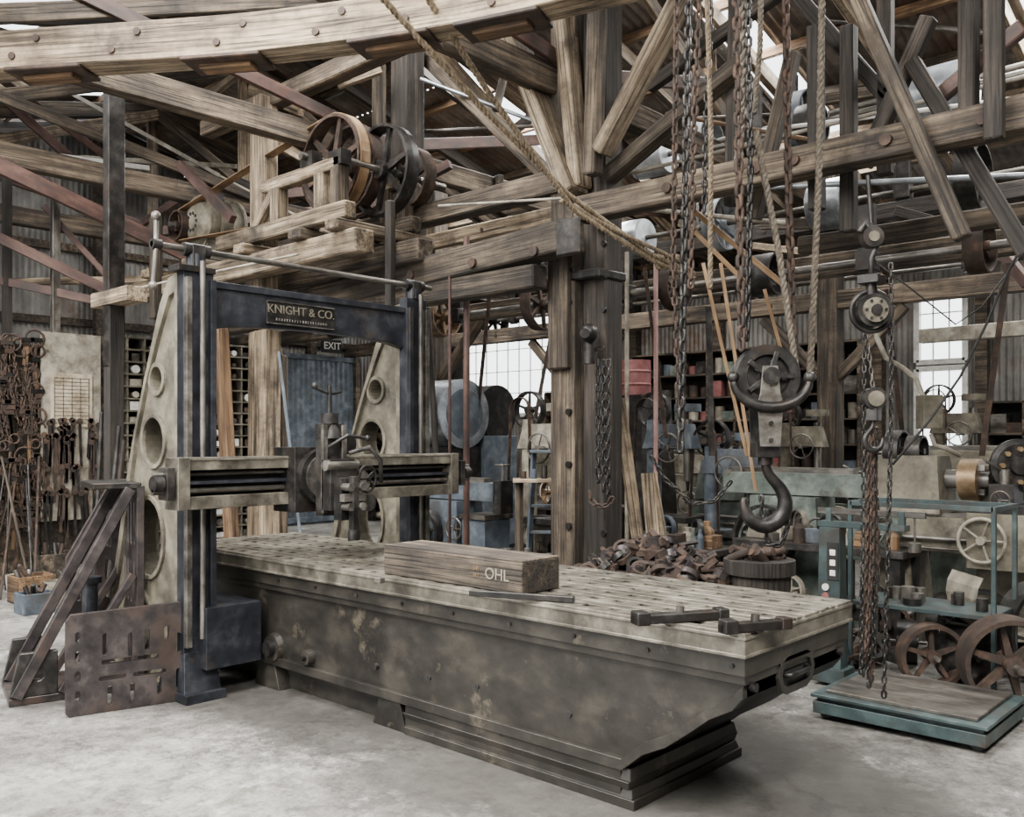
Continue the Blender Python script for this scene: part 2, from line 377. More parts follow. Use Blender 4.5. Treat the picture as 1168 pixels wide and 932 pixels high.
for uu in(-13+.2,-9.5,-7.6,-5.8,-3.0,-1.5,1.2,4.3,7.5): b.bx(uu-.08,uu+.08,V1-.2,V1-.04,0,4.9,wood_m)
b.build()
for i,w in enumerate(wins):
    b=MB('window_%d'%(i+1)); u0,u1,z0,z1=w
    for a in(u0,u1): b.bx(a-.04,a+.04,V1-.06,V1+.04,z0,z1,white)
    for a in(z0,z1): b.bx(u0,u1,V1-.06,V1+.04,a-.04,a+.04,white)
    n=max(3,int((u1-u0)/.32)); k=max(3,int((z1-z0)/.4))
    for j in range(1,n): x=u0+(u1-u0)*j/n; b.bx(x-.008,x+.008,V1-.02,V1+.01,z0,z1,white)
    for j in range(1,k): x=z0+(z1-z0)*j/k; b.bx(u0,u1,V1-.02,V1+.01,x-.008,x+.008,white)
    b.build()
b=MB('ceiling')
sky=[(-11.4,-10.3,1.2,2.5),(-8.7,-7.4,-.9,.9),(-10.1,-9.5,-3.5,2.9),(-12.6,-12.0,-3,2.2),(-6.5,-5.6,4.2,8.2),(-3.2,-2.4,4.5,9.0),(0,.9,4.0,8.5),(-9.6,-8.8,5,8),(-2.4,-.6,-6,-1),(-7.2,-5.7,-6,-1.2),(2.5,4.,-6,0),(-4.6,-3.9,-1,2.2)]
for sgn in(-1,1):
    vs_=sorted(set([V0-.6,3.0,V1+.3]+[q for s_ in sky for q in s_[2:]]))
    vs_=[q for q in vs_ if (q<=3 if sgn<0 else q>=3)]
    for a,c in zip(vs_[:-1],vs_[1:]):
        mv=(a+c)/2; us=[U0-.2]; 
        for s_ in sorted(sky):
            if s_[2]<mv<s_[3]: us+=[s_[0],s_[1]]
        us.append(U1+.4)
        for j in range(0,len(us),2):
            if us[j+1]-us[j]<.05: continue
            d=Vector((0,c-a,roofz(c)-roofz(a)))
            corr(b,(us[j],a,roofz(a)),X_,d,us[j+1]-us[j],d.length,roofm,.12,.016)
for v in np.arange(V0,V1+.1,.95):
    b.beam((U0,v,roofz(v)-.07),(U1,v,roofz(v)-.07),.07,.1,random.choice([wood_m,wood_l,wood_l,wood_o]))
b.build()
b=MB('roof_rafter_set')
for u in np.arange(U0+.4,U1,1.25):
    mm=random.choice([wood_m,wood_l,wood_d,rustpur])
    for va,vb in((V0,3),(V1,3)):
        b.beam((u,va,roofz(va)-.21),(u,vb,roofz(vb)-.21),.09,.17,mm)
b.build(.006)
def truss(u,tie=4.75,mw=wood_m,vend=10.8,v0=-7.9):
    b=MB('roof_truss')
    b.beam((u,v0,tie-.0),(u,vend,tie),.16,.24,mw,tint=.9)
    for va in(v0,vend):
        b.beam((u+.01,va,roofz(va)-.40),(u+.01,3,roofz(3)-.38),.15,.2,mw)
    for vv in(-4.5,-1.2,3.0,6.2,8.6):
        b.beam((u-.1,vv,tie),(u-.1,vv,roofz(vv)-.35),.06,.16,random.choice([wood_m,wood_l,wood_d]))
    for va,vb in((-4.5,-1.2),(-1.2,3),(6.2,3),(8.6,6.2)):
        b.beam((u+.1,va,tie+.1),(u+.1,vb,roofz(vb)-.45),.06,.15,random.choice([wood_m,wood_l,wood_m]))
        b.beam((u+.13,vb,tie+.1),(u+.13,va,roofz(va)-.45),.05,.13,random.choice([wood_m,rustpur,wood_d]))
    return b.build(.008)
truss(-10.8,4.7,wood_m); truss(-8.2,4.75,wood_m); truss(-5.4,4.8,wood_m); truss(-2.75,4.85,wood_m)
def lbeam(v,z,u0,u1,w,h,m,name='timber_beam'):
    b=MB(name); b.beam((u0,v,z),(u1,v,z),w,h,m)
    for u in np.arange(u0+.5,u1,1.3):
        b.cyl((u,v-w/2-.012,z),(u,v-w/2,z),.03,rust,seg=8)
    return b.build(.012)
lbeam(5.4,3.42,-13,6.5,.18,.22,wood_m); lbeam(8.2,3.5,-13,6.5,.18,.24,wood_m); lbeam(5.2,4.45,-13,6.5,.14,.2,wood_l)
lbeam(8.0,4.5,-13,6.5,.14,.2,wood_d)
for (u,v) in((-7.2,5.4),(-2.6,8.2),(1.3,8.2),(-10.9,8.2),(-6.9,8.2),(1.9,5.4)):
    b=MB('timber_post'); b.beam((u,v,0),(u,v,5.2),.26,.26,wood_m)
    for sg in(-1,1):
        b.beam((u+sg*.1,v,2.5),(u+sg*.95,v,3.35),.12,.14,wood_m)
    b.build(.012)
# ------------------------------------------------------------------ central column
cu,cv=-2.5,2.9
b=MB('timber_column')
b.beam((cu-.12,cv-.05,0),(cu-.12,cv-.05,6.4),.27,.30,wood_m,up=Y_,tint=.55)
b.beam((cu+.16,cv+.02,0),(cu+.16,cv+.02,6.3),.24,.26,wood_d,up=Y_,tint=1.)
b.beam((cu-.12,cv-.23,2.3),(cu-.12,cv-.23,3.3),.22,.08,wood_m,up=Y_,tint=.3)
vp=cv-.28
def br(px1,py1,px2,py2,v,w,m,t=.12): b.beam(PV(px1,py1,v),PV(px2,py2,v),t,w,m,up=Y_)
br(655,222,575,15,vp,.26,wood_l,.14); br(662,215,640,-20,vp+.05,.2,wood_l); br(686,175,790,-25,vp,.19,wood_l); br(690,205,850,70,vp+.25,.17,wood_m)
br(640,215,480,60,vp+.6,.2,wood_m); br(676,200,682,-10,vp,.15,wood_m)
br(650,180,700,-20,vp+.4,.16,wood_m)
b.cyl(PV(672,415,vp),PV(672,372,vp),.05,iron_d); b.sphere(PV(672,380,vp-.05),.08,iron_d); b.cyl(PV(667,380,vp),PV(667,380,vp-.25),.04,iron_d)
for y in(230,270,308,345,470,530,600):
    p=PV(650,y,cv-.2); b.cyl(p,p-Y_*.03,.03,iron_d,seg=10)
    p=PV(690,y+8,cv-.1); b.cyl(p,p-Y_*.03,.025,iron_d,seg=10)
b.bx(cu-.28,cu+.3,cv-.215,cv+.18,3.06,3.14,iron_d)
b.build(.014)
b=MB('hanging_chain')
for i,x in enumerate((682,688,694)):
    p=PV(x,410,cv-.22); q=PV(x,560+i*9,cv-.24)
    b.chain([p,q],.09,.010,iron_d); 
pp=[PV(684+8*math.sin(t),405-8*math.cos(t),cv-.24) for t in np.linspace(-1.5,1.5,8)]; b.chain(pp,.09,.009,rust)
pp=[PV(676+14*math.cos(t)+10,560+18*math.sin(t),cv-.25) for t in np.linspace(3.14,0,9)]; b.chain(pp,.09,.009,rust)
b.build()
b=MB('timber_crossbeam')
b.beam(PV(330,352,2.45),PV(657,268,2.45),.24,.26,wood_m,tint=0)
b.beam((-9.6,2.75,3.95),(-2.6,2.75,3.95),.2,.2,wood_m)
b.beam((-9.6,2.45,3.08),(-2.65,2.45,3.08),.2,.2,wood_m)
for x in(470,540,610): p=PV(x,300-(x-540)*.19,2.33); b.cyl(p,p-Y_*.03,.045,rust,seg=10)
p=PV(648,270,2.33); b.box(p,(.25,.03,.3),iron_d)
b.build(.015)
b=MB('timber_crossbeam')
z=3.62; b.beam((-2.35,2.62,z),(6.2,2.62,z),.2,.2,wood_m,tint=.9)
for x in(760,862,905,1010,1120): p=PV(x,252-(x-690)*.203,2.5); b.cyl((p.x,2.49,z),(p.x,2.53,z),.04,rust,seg=10)
def w2(px1,py1,px2,py2,w,m,v=2.62,t=.1): b.beam(PV(px1,py1,v),PV(px2,py2,v),t,w,m,up=Y_)
w2(975,-10,1098,272,.10,wood_m,2.45); w2(1040,70,1172,290,.09,wood_d,2.75); w2(1105,-20,1105,165,.12,wood_d,2.7); w2(1134,-20,1134,160,.1,wood_d,2.45)
w2(968,30,968,265,.1,wood_d,2.9); w2(905,60,860,250,.1,wood_m,2.9); w2(1060,20,985,190,.1,wood_d,2.8)
w2(1168,30,1060,120,.08,rustpur,2.9)
w2(840,-10,835,235,.1,wood_d,3.0); w2(1010,-10,1010,200,.09,wood_d,3.1)
w2(905,-10,1045,150,.09,wood_d,3.1); w2(930,30,932,240,.1,wood_d,2.8); w2(740,100,905,-20,.1,wood_d,3.1)
b.build(.01)
lbeam(3.7,3.28,-.9,6.2,.12,.14,wood_m)
b=MB('steel_lintel'); b.beam(PV(1050,384,7.5),PV(1250,368,7.5),.12,.16,cream); b.build(.006)
# ------------------------------------------------------------------ arched ring timber
b=MB('curved_timber_ring')
ctl=[(-190,76),(-60,70),(60,61),(170,54),(290,45),(400,32),(500,16),(600,-4),(720,-34)]
P=[PZ(x,y,4.0) for x,y in ctl]
pts=[]
for i in range(len(P)-1):
    a=P[max(i-1,0)];c=P[i];d=P[i+1];e=P[min(i+2,len(P)-1)]
    for t in np.linspace(0,1,5)[:-1]:
        pts.append(.5*((2*c)+(d-a)*t+(2*a-5*c+4*d-e)*t*t+(3*c-a-3*d+e)*t**3))
pts.append(P[-1])
b.band(pts,(0,0,1),.225,wood_l,.20,tint=.7)
for i in range(3,len(pts)-1,4):
    t=(pts[i+1]-pts[i-1]).normalized(); n=Vector((t.y,-t.x,0)); n=n if n.dot(CAM-pts[i])>0 else -n
    for dz,dt in((-.045,-.02),(.05,.14)):
        q=pts[i]+n*.1+Z*dz+t*dt; b.cyl(q,q+n*.012,.022,rust,seg=10)
for i in (8,15,22,27):
    t=(pts[i+1]-pts[i-1]).normalized(); b.beam(pts[i]-t*.24-Z*.125,pts[i]+t*.24-Z*.125,.24,.025,rust)
    b.beam(pts[i]-t*.16-Z*.15,pts[i]+t*.16-Z*.15,.1,.03,wood_o)
b.build(.006)
# ------------------------------------------------------------------ planer
b=MB('metal_planing_machine')
lower=[(-4.4,.17),(-.02,.17),(.04,.22),(.10,.27),(.22,.33),(.34,.42),(.44,.50),(.55,.56),(.60,.62)]
prof=[(-4.4,.78)]+lower+[(.60,.78)]
b.prism(prof,[],(0,.02,0),X_,Z,(0,.94,0),iron_bed,off=False,tint=.5)
b.bx(-4.4,.62,-.03,1.01,.715,.795,iron_bed,off=False,tint=.7)
b.bx(-4.4,.61,-.012,.992,.675,.715,iron_bed,off=False,tint=.3)
low2=[(x,y+.055) for x,y in reversed(lower[:-1])]
b.prism(lower+[(.60,.675)]+[(.56,.64)]+low2,[],(0,-.012,0),X_,Z,(0,1.0,0),iron_bed,off=False,tint=.55)
# plinth with a moulded nose, mitred into the sides
b.bx(-1.55,-.03,.0,.98,0,.18,iron_bed,off=False,tint=.2)
for z0_,z1_,pr_,tp in((0,.045,.05,(1,1)),(.045,.085,.035,(.97,.97)),(.085,.125,.015,(1.03,1.03)),(.125,.18,.025,(.97,.97))):
    b.box((-.775+pr_/2,.49,(z0_+z1_)/2),(1.55+pr_,.97+pr_*.5,z1_-z0_),iron_bed,top=(1-(1-tp[0])*.4,tp[1]),off=False,tint=.3)
b.bx(-4.35,-1.5,.10,.86,.0,.18,iron_bed,off=False,tint=0)
for u in(-1.70,-3.0): b.box((u,.49,.09),(.30,.97,.18),iron_bed,top=(.6,1),off=False,tint=.3)
def boss(px,py,r,h,m=iron_bed,v=.02):
    p=PV(px,py,v); b.cyl(p,p-Y_*h,r,m,r2=r*.9,seg=20)
boss(315,738,.10,.04); boss(315,738,.055,.08,iron_d); boss(355,749,.05,.05); boss(355,749,.02,.08,iron_d)
boss(490,773,.014,.01,black); boss(545,783,.014,.01,black); boss(575,836,.02,.02,iron_d); boss(430,760,.02,.02,iron_d); boss(650,815,.014,.01,black)  # black discs paint the shade inside small holes
for u in np.arange(-2.8,.6,.42):
    b.cyl((u,-.03,.755),(u,-.040,.755),.011,iron_d,seg=8)
e0=PU(905,765,.60)
b.prism(slot(0,0,.36,.17),[slot(0,0,.29,.10)],(.60,e0.y,e0.z+.0),Y_,Z,(.02,0,0),iron_bed,tint=.8)
b.prism(slot(0,0,.30,.11),[],(.596,e0.y,e0.z),Y_,Z,(.008,0,0),black)  # black inset paints the shade inside the handle hole
b.tube([(.60,e0.y-.10,e0.z),(.63,e0.y-.09,e0.z),(.635,e0.y,e0.z),(.63,e0.y+.09,e0.z),(.60,e0.y+.10,e0.z)],.013,iron_d)
b.cyl((.6,.93,.66),(.63,.93,.66),.02,iron_d); b.cyl((.6,.05,.66),(.63,.05,.66),.02,iron_d)
# table
b.bx(-4.2,.63,-.05,1.02,.797,.884,slab,off=False,tint=.1)
b.bx(-4.2,.635,-.056,1.026,.872,.886,slab,off=False,tint=.6); b.bx(-4.2,.635,-.056,1.026,.797,.812,slab,off=False,tint=.4)
b.bx(-4.19,.62,-.04,1.01,.884,.889,black)  # black sheet paints shade into the table slots and stop holes
n=6; sw=(1.07)/n
for i in range(n):
    v0=-.05+i*sw+(.013 if i else 0); v1=-.05+(i+1)*sw-(.013 if i<n-1 else 0)
    hw=.06; vm=(v0+v1)/2; t0_=random.uniform(.5,.9)
    b.bx(-4.2,.63,v0,vm-hw/2,.884,.9,slab,off=False,tint=t0_); b.bx(-4.2,.63,vm+hw/2,v1,.884,.9,slab,off=False,tint=t0_)
    u=-4.2+(i%2)*.04
    while u<.62:
        b.bx(u,min(u+.085,.63),vm-hw/2,vm+hw/2,.884,.8995,slab,off=False,tint=t0_); u+=.148
PS=(-.45,1.43)
for k,vc in enumerate(PS):
    sg=-1 if k==0 else 1
    b.bx(-3.17,-3.08,vc-.105,vc+.105,.0,2.82,iron_blue,tint=.4)
    for a in(-.085,.085): b.bx(-3.08,-3.04,vc+a-.02,vc+a+.02,.35,2.74,steel if a*sg>0 else iron_blue,tint=.35)
    b.cyl((-3.03,vc,.4),(-3.03,vc,2.85),.018,steel,seg=10)
    b.cyl((-3.12,vc,2.82),(-3.12,vc,2.9),.06,iron_blue); 
    b.bx(-3.42,-2.98,vc-.14,vc+.14,0,.06,iron_blue); b.box((-3.2,vc,.18),(.36,.26,.26),iron_blue,top=(.7,.8))
    b.bx(-3.5,-2.98,min(vc,vc-sg*.4),max(vc,vc-sg*.4),.2,.60,iron_blue,tint=.1)
    o=[(-3.17,0),(-3.17,2.78),(-3.30,2.76),(-3.42,2.60),(-3.56,2.30),(-3.72,1.95),(-3.86,1.6),(-3.98,1.2),(-4.12,.75),(-4.35,.3),(-4.5,.12),(-4.5,0)]
    hs=[circ(-3.50,2.10,.085),circ(-3.55,1.68,.15,24,.16),circ(-3.62,1.02,.20,24,.26),circ(-3.8,.45,.2,20)]
    b.prism(o,hs,(0,vc-.07,0),X_,Z,(0,.14,0),iron_l,tint=.5)
    b.prism(o,[[(-3.22,.06),(-3.22,2.66),(-3.30,2.64),(-3.46,2.38),(-3.64,2.05),(-3.79,1.7),(-3.92,1.2),(-4.06,.75),(-4.28,.32),(-4.4,.08)]],(0,vc-.10,0),X_,Z,(0,.20,0),iron_l,tint=.5)
    for h in hs:
        cx=sum(p[0] for p in h)/len(h);cz=sum(p[1] for p in h)/len(h);rx=max(p[0] for p in h)-cx;rz=max(p[1] for p in h)-cz
        b.prism(circ(cx,cz,rx+.03,24,rz+.03),[circ(cx,cz,rx,24,rz)],(0,vc-.09,0),X_,Z,(0,.18,0),iron_l,tint=.6)
va,vb=PS[0]+.1,PS[1]-.1
arc=[]
for i in range(13):
    t=i/12; arc.append((va+(vb-va)*t, 2.42+.06*math.sin(math.pi*t)**.5))
b.prism([(va,2.72),(vb,2.72)]+[(x,y) for x,y in reversed(arc)],[],(-3.20,0,0),Y_,Z,(.08,0,0),iron_blue,tint=1.)
b.bx(-3.22,-3.1,va,vb,2.70,2.745,iron_blue,tint=1)
b.bx(-3.13,-3.10,.07,.64,2.50,2.66,iron_d,tint=.1)
for zz in(2.50,2.655): b.bx(-3.10,-3.092,.07,.64,zz,zz+.008,steel,tint=.2)
for x in np.arange(.14,.58,.022): b.bx(-3.10,-3.094,x,x+random.choice([.008,.014]),2.525,2.545,steel)
b.cyl((-3.12,-.75,2.93),(-3.12,1.62,2.93),.020,steel,seg=12)
for vc in PS:
    b.bx(-3.17,-3.07,vc-.045,vc+.045,2.82,2.96,iron_d); b.cyl((-3.12,vc-.09,2.93),(-3.12,vc+.09,2.93),.045,iron_d)
b.cyl((-3.12,-.75,2.93),(-3.12,-.69,2.93),.035,iron_d)
b.tube([(-3.12,-.72,3.10),(-3.12,-.72,2.93),(-3.08,-.76,2.66)],.016,steel); b.sphere((-3.12,-.72,3.11),.032,steel); b.sphere((-3.08,-.76,2.66),.028,steel)
b.bx(-3.2,-3.06,-.6,-.34,2.78,2.82,iron_d)
# cross rail
r0,r1=-.70,1.66
b.bx(-3.04,-2.94,r0,r1,1.27,1.57,black)  # black backing paints the shade deep in the rail slot
b.bx(-3.0,-2.84,r0,r1,1.50,1.58,slab,tint=.4); b.bx(-3.0,-2.84,r0,r1,1.255,1.335,slab,tint=.4)
b.bx(-2.95,-2.86,r0,r1,1.41,1.43,iron_blue,tint=1)
for a,c in((r0-.02,r0+.06),(r1-.08,r1)): b.bx(-3.0,-2.83,a,c,1.255,1.58,slab,tint=.4)
b.bx(-2.845,-2.835,r0,r1,1.56,1.575,slab,tint=1)
for zz,r in((1.475,.013),(1.37,.018)): b.cyl((-2.9,r0-.15,zz),(-2.9,r1+.17,zz),r,steel,seg=10)
for vv in(r0-.12,r1+.14): b.cyl((-2.9,vv-.03,1.42),(-2.9,vv+.03,1.42),.05,iron_d)
for vv in(r0-.06,r1+.06): b.box((-2.9,vv,1.42),(.12,.05,.2),iron_d)
h=.27
b.bx(-3.02,-2.76,h-.20,h+.20,1.20,1.64,iron_d,tint=.3)
b.cyl((-2.76,h,1.44),(-2.70,h,1.44),.19,iron_d,seg=28); b.cyl((-2.70,h,1.44),(-2.68,h,1.44),.155,steel,seg=28)
b.bx(-2.69,-2.60,h-.085,h+.085,1.18,1.80,iron_d,tint=.9)
b.bx(-2.61,-2.585,h-.10,h-.06,1.2,1.79,steel); b.bx(-2.61,-2.585,h+.06,h+.10,1.2,1.79,steel)
b.bx(-2.60,-2.50,h-.10,h+.10,1.22,1.56,iron_d,tint=.9)
b.cyl((-2.52,h-.13,1.52),(-2.52,h+.13,1.52),.035,steel)
b.bx(-2.50,-2.42,h-.075,h+.075,1.16,1.44,iron_d,tint=.6)
for a in(-.05,.05):
    b.cyl((-2.42,h+a,1.38),(-2.34,h+a,1.38),.028,steel,seg=6); b.cyl((-2.42,h+a,1.25),(-2.34,h+a,1.25),.028,steel,seg=6)
b.beam((-2.38,h,1.45),(-2.38,h,1.05),.05,.05,iron_d); b.beam((-2.39,h-.09,1.31),(-2.39,h+.09,1.31),.05,.05,steel)
b.cyl((-2.38,h,1.10),(-2.38,h,1.03),.04,iron_d)
b.cyl((-2.65,h,1.80),(-2.65,h,2.06),.016,iron_d); b.cyl((-2.65,h,1.80),(-2.65,h,1.87),.06,iron_d); b.cyl((-2.65,h,1.70),(-2.65,h,1.80),.09,iron_d,r2=.05)
b.tube([(-2.65,h-.12,2.04),(-2.65,h,2.0),(-2.65,h+.1,2.02)],.012,iron_d); b.sphere((-2.65,h-.12,2.05),.024,iron_d)
b.cyl((-2.66,h+.12,1.66),(-2.60,h+.12,1.66),.07,iron_d); b.cyl((-2.60,h+.18,1.40),(-2.55,h+.18,1.40),.09,steel,seg=20); b.cyl((-2.60,h+.22,1.26),(-2.50,h+.22,1.26),.06,iron_d,seg=20)
b.tube([(-2.5,h+.05,1.60),(-2.42,h+.16,1.64),(-2.40,h+.24,1.55),(-2.42,h+.26,1.4)],.016,iron_d)
b.tube([(-2.5,h-.12,1.64),(-2.42,h-.02,1.72),(-2.40,h+.12,1.70)],.013,iron_d); b.sphere((-2.4,h+.13,1.70),.022,iron_d)
b.handwheel((-2.56,h+.25,1.42),(1,.2,0),.09,iron_d)
pl=b.build(.006)
text(pl,'name_lettering','KNIGHT & CO.',(-3.097,.355,2.605),.085,Y_,iron_l,.003)
# block
p1=PZ(435,655,.9); p2=PZ(598,679,.9); vb_=(p1.y+p2.y)/2
b=MB('timber_block'); b.bx(p1.x,p2.x,vb_,vb_+.30,.902,1.068,wood_m,tint=.1); b.bx(p1.x+.002,p2.x-.002,vb_+.002,vb_+.298,1.066,1.076,wood_m,tint=1)
blk=b.build(.008)
q=PV(567,656,vb_); text(blk,'chalk_lettering','OHL',(q.x,vb_-.003,q.z),.085,X_,cream,.001)
q=PV(545,652,vb_); text(blk,'chalk_number','347',(q.x-.01,vb_-.003,q.z+.015),.03,X_,leather,.001); text(blk,'chalk_word','SET',(q.x-.01,vb_-.003,q.z-.02),.03,X_,leather,.001)
def clampbar(px1,py1,px2,py2,w=.06,h=.04):
    b=MB('clamp_bar'); a=PZ(px1,py1,.903);c=PZ(px2,py2,.903); a.z=c.z=.902+h/2
    t=(c-a).normalized(); s=Vector((-t.y,t.x,0))
    b.beam(a,c,w,h,iron_d)
    b.beam(a-s*w*.2+Z*.008,a-s*w*.2+t*.06+Z*.008,w*1.3,h*1.4,iron_d); b.beam(c-t*.05+Z*.004,c+Z*.004,w*1.2,h*1.2,iron_d)
    m=a.lerp(c,.5)+Z*(h/2-.002); b.cyl(m,m+Z*.03,.02,steel,seg=6)
    b.build(.004)
clampbar(722,712,828,705); clampbar(822,722,900,716,.05); clampbar(575,632,628,638,.06,.03)
b=MB('clamp_bar'); a=PZ(445,664,.903); b.box((a.x-.03,a.y-.05,.917),(.05,.04,.03),steel); b.beam(PZ(536,676,.918),PZ(655,684,.918),.03,.03,iron_d); b.build(.003)
# ------------------------------------------------------------------ angle plates at left front
a=FL(75,5.53); c=FL(217,5.93); t=(c-a); W=t.length; t.normalize(); nb=Vector((-t.y,t.x,0))
b=MB('slotted_plate')
hl=[]
for i in range(4): hl.append(slot(W*.09,.12+i*.12,.03,.07))
for (x,y,w,h_) in((.30,.42,.03,.14),(.50,.40,.03,.16),(.64,.42,.03,.14),(.40,.31,.19,.03),(.62,.31,.17,.03),(.36,.21,.16,.03),(.66,.21,.20,.03),(.34,.10,.03,.12),(.52,.10,.03,.13),(.74,.12,.03,.12),(.9,.15,.03,.13),(.9,.38,.03,.13),(.8,.45,.03,.09)):
    hl.append(slot(W*x,y,w,h_))
o=[(0.02,0),(W-.02,0),(W,.02),(W,.60),(W-.03,.64),(.03,.62),(0,.58),(0,.02)]
b.prism(o,hl,a+Vector((0,0,.002)),t,Z,nb*.045,plate,tint=.6); b.build(.006)
b=MB('angle_plate_bracket')
base0=FL(10,5.75)
b.prism([(0,0),(1.05,0),(1.05,.62),(0,.62)],[slot(.15,.2+.2*i,.22,.03) for i in range(3)],base0,t,nb,(0,0,.05),plate)
for dn in(.02,.52):
    o0=base0+nb*dn
    b.beam(o0+t*.04+Z*.05,o0+t*.72+Z*1.36,.07,.075,plate,up=nb)
    b.beam(o0+t*.30+Z*.05,o0+t*.74+Z*.78,.05,.06,plate,up=nb)
    b.prism([(.0,.05),(.28,.05),(.28,.33),(.06,.33)],[circ(.16,.19,.045,12)],o0-nb*.02,t,Z,nb*.05,iron_d)
o0=base0+t*.76
b.prism([(0,.05),(.60,.05),(.60,1.38),(0,1.38)],[slot(.09+.105*i,y,.035,.30) for i in range(5) for y in(.32,.72,1.12)],o0,nb,Z,t*.05,plate)
# slotted web closing the back of the bracket
b.prism([(.40,.05),(1.0,.05),(1.0,1.40),(.70,1.40),(.40,.85)],[slot(.48+.10*i,y,.035,.28) for i in range(5) for y in(.30,.68,1.05) if not(y>1 and i<2)],base0+nb*.60,t,Z,nb*.04,plate)
b.beam(o0+Z*1.38-t*.12,o0+nb*.6+Z*1.38-t*.12,.3,.04,iron_d)
b.cyl(base0+nb*.2+t*.5+Z*.05,base0+nb*.2+t*.5+Z*.72,.05,iron_blue); b.cyl(base0+nb*.2+t*.5+Z*.72,base0+nb*.2+t*.5+Z*.76,.075,iron_blue)
b.build(.008)
b=MB('steel_rod_bundle')
for i in range(9):
    p=FL(104+7*i,7.2+.1*i); q=PD(122+6*i+random.randint(-8,8),470+16*i,7.4+.1*i); b.cyl(p,q,.018,random.choice([rust,iron_d,iron_d]),seg=8)
b.build()
# ------------------------------------------------------------------ left wall furniture
b=MB('tool_board')
ub=-9.0
for i in range(9):
    v0=-.9+i*.27; b.bx(ub-.05,ub,v0,v0+.26,.0,2.85+random.uniform(-.05,.05),wood_m)
for z in(.95,2.0): b.bx(ub,ub+.05,-.9,1.5,z-.05,z+.05,wood_m)
g0=PU(46,378,ub+.06);g1=PU(114,600,ub+.06)
b.bx(ub+.05,ub+.08,g0.y,g1.y,g1.z+.1,g0.z,cream,tint=.8)
g2=PU(58,425,ub+.09);g3=PU(105,488,ub+.09); b.bx(ub+.08,ub+.095,g2.y,g3.y,g3.z,g2.z,paper)
for j in range(14):
    b.bx(ub+.095,ub+.099,g2.y+.04,g3.y-.04,g2.z-.06-j*.045,g2.z-.055-j*.045,steel)
for i in range(5): x=g2.y+.04+(g3.y-g2.y-.08)*i/4; b.bx(ub+.095,ub+.099,x-.003,x+.003,g2.z-.06-13*.045,g2.z-.05,steel)
for i in range(60):
    px=random.uniform(50,114); py=random.choice([484,500,535,560])+random.uniform(-5,5); p=PU(px,py,ub+.10); L=random.uniform(.2,.6)
    b.beam(p,p-Z*L+Y_*random.uniform(-.03,.03),.03,.014,random.choice([rust,iron_d,iron_d]),up=X_)
    b.cyl(p-X_*.012,p+X_*.012,.035,rust,seg=8)
for i in range(150):
    px=random.uniform(-20,44); py=random.uniform(385,600); p=PU(px,py,ub+.08)
    if i%3==0:
        r=random.uniform(.04,.11); b.tube([p+Y_*r*math.cos(q)+Z*r*math.sin(q) for q in np.linspace(0,6.28,13)[:-1]],.014,rust,6,closed=True)
    elif i%3==1:
        L=random.uniform(.2,.5); b.beam(p,p-Z*L+Y_*random.uniform(-.06,.06),.03,.02,random.choice([rust,iron_d,wood_o]),up=X_); b.box(p,(.04,random.uniform(.06,.16),.05),random.choice([rust,iron_d]))
    else: b.chain([p,p-Z*.35+Y_*.04,p-Z*.5+Y_*.12],.07,.01,rust)
b.build()
b=MB('iron_bar_stack')
for i in range(9):
    p=FL(random.uniform(-20,40),random.uniform(9.5,10.2)); q=PU(random.uniform(-25,50),random.uniform(520,570),-8.9); b.cyl(p,q,random.uniform(.01,.018),random.choice([rust,iron_d,wood_m,iron_d]),seg=8)
b.build()
def crate(px,d,w,dp,h,m,nm='wooden_crate'):
    p=FL(px,d); b=MB(nm); b.bx(p.x-dp/2,p.x+dp/2,p.y-w/2,p.y+w/2,0,.03,m)
    for a in(-1,1):
        b.bx(p.x+a*dp/2-.012,p.x+a*dp/2+.012,p.y-w/2,p.y+w/2,.0,h,m); b.bx(p.x-dp/2,p.x+dp/2,p.y+a*w/2-.012,p.y+a*w/2+.012,.0,h,m)
    for i in range(6): b.cyl((p.x+random.uniform(-.3,.3)*dp,p.y+random.uniform(-.3,.3)*w,.05),(p.x+random.uniform(-.4,.4)*dp,p.y+random.uniform(-.4,.4)*w,h+random.uniform(.02,.12)),.025,random.choice([rust,iron_d,steel]),seg=8)
    b.build(.004)
crate(36,9.5,.35,.3,.28,wood_o); crate(62,10.2,.4,.3,.42,wood_m); crate(40,8.9,.28,.25,.2,bluegrey,'metal_tray'); crate(88,9.7,.3,.3,.3,wood_d)
def bucket(px,d,r,h,m):
    p=FL(px,d); b=MB('bucket'); b.lathe([(0,.0),(r*.8,0),(r,h),(r*.96,h),(r*.77,.02),(0,.02)],p,Z,m,20)
    b.tube([p+Vector((r*math.cos(q),0,h+r*.8*math.sin(q))) for q in np.linspace(0,3.14,9)],.006,steel,6); b.build()
bucket(66,9.3,.13,.25,cream); bucket(20,9.9,.12,.22,white); bucket(105,10.2,.12,.26,bluegrey)
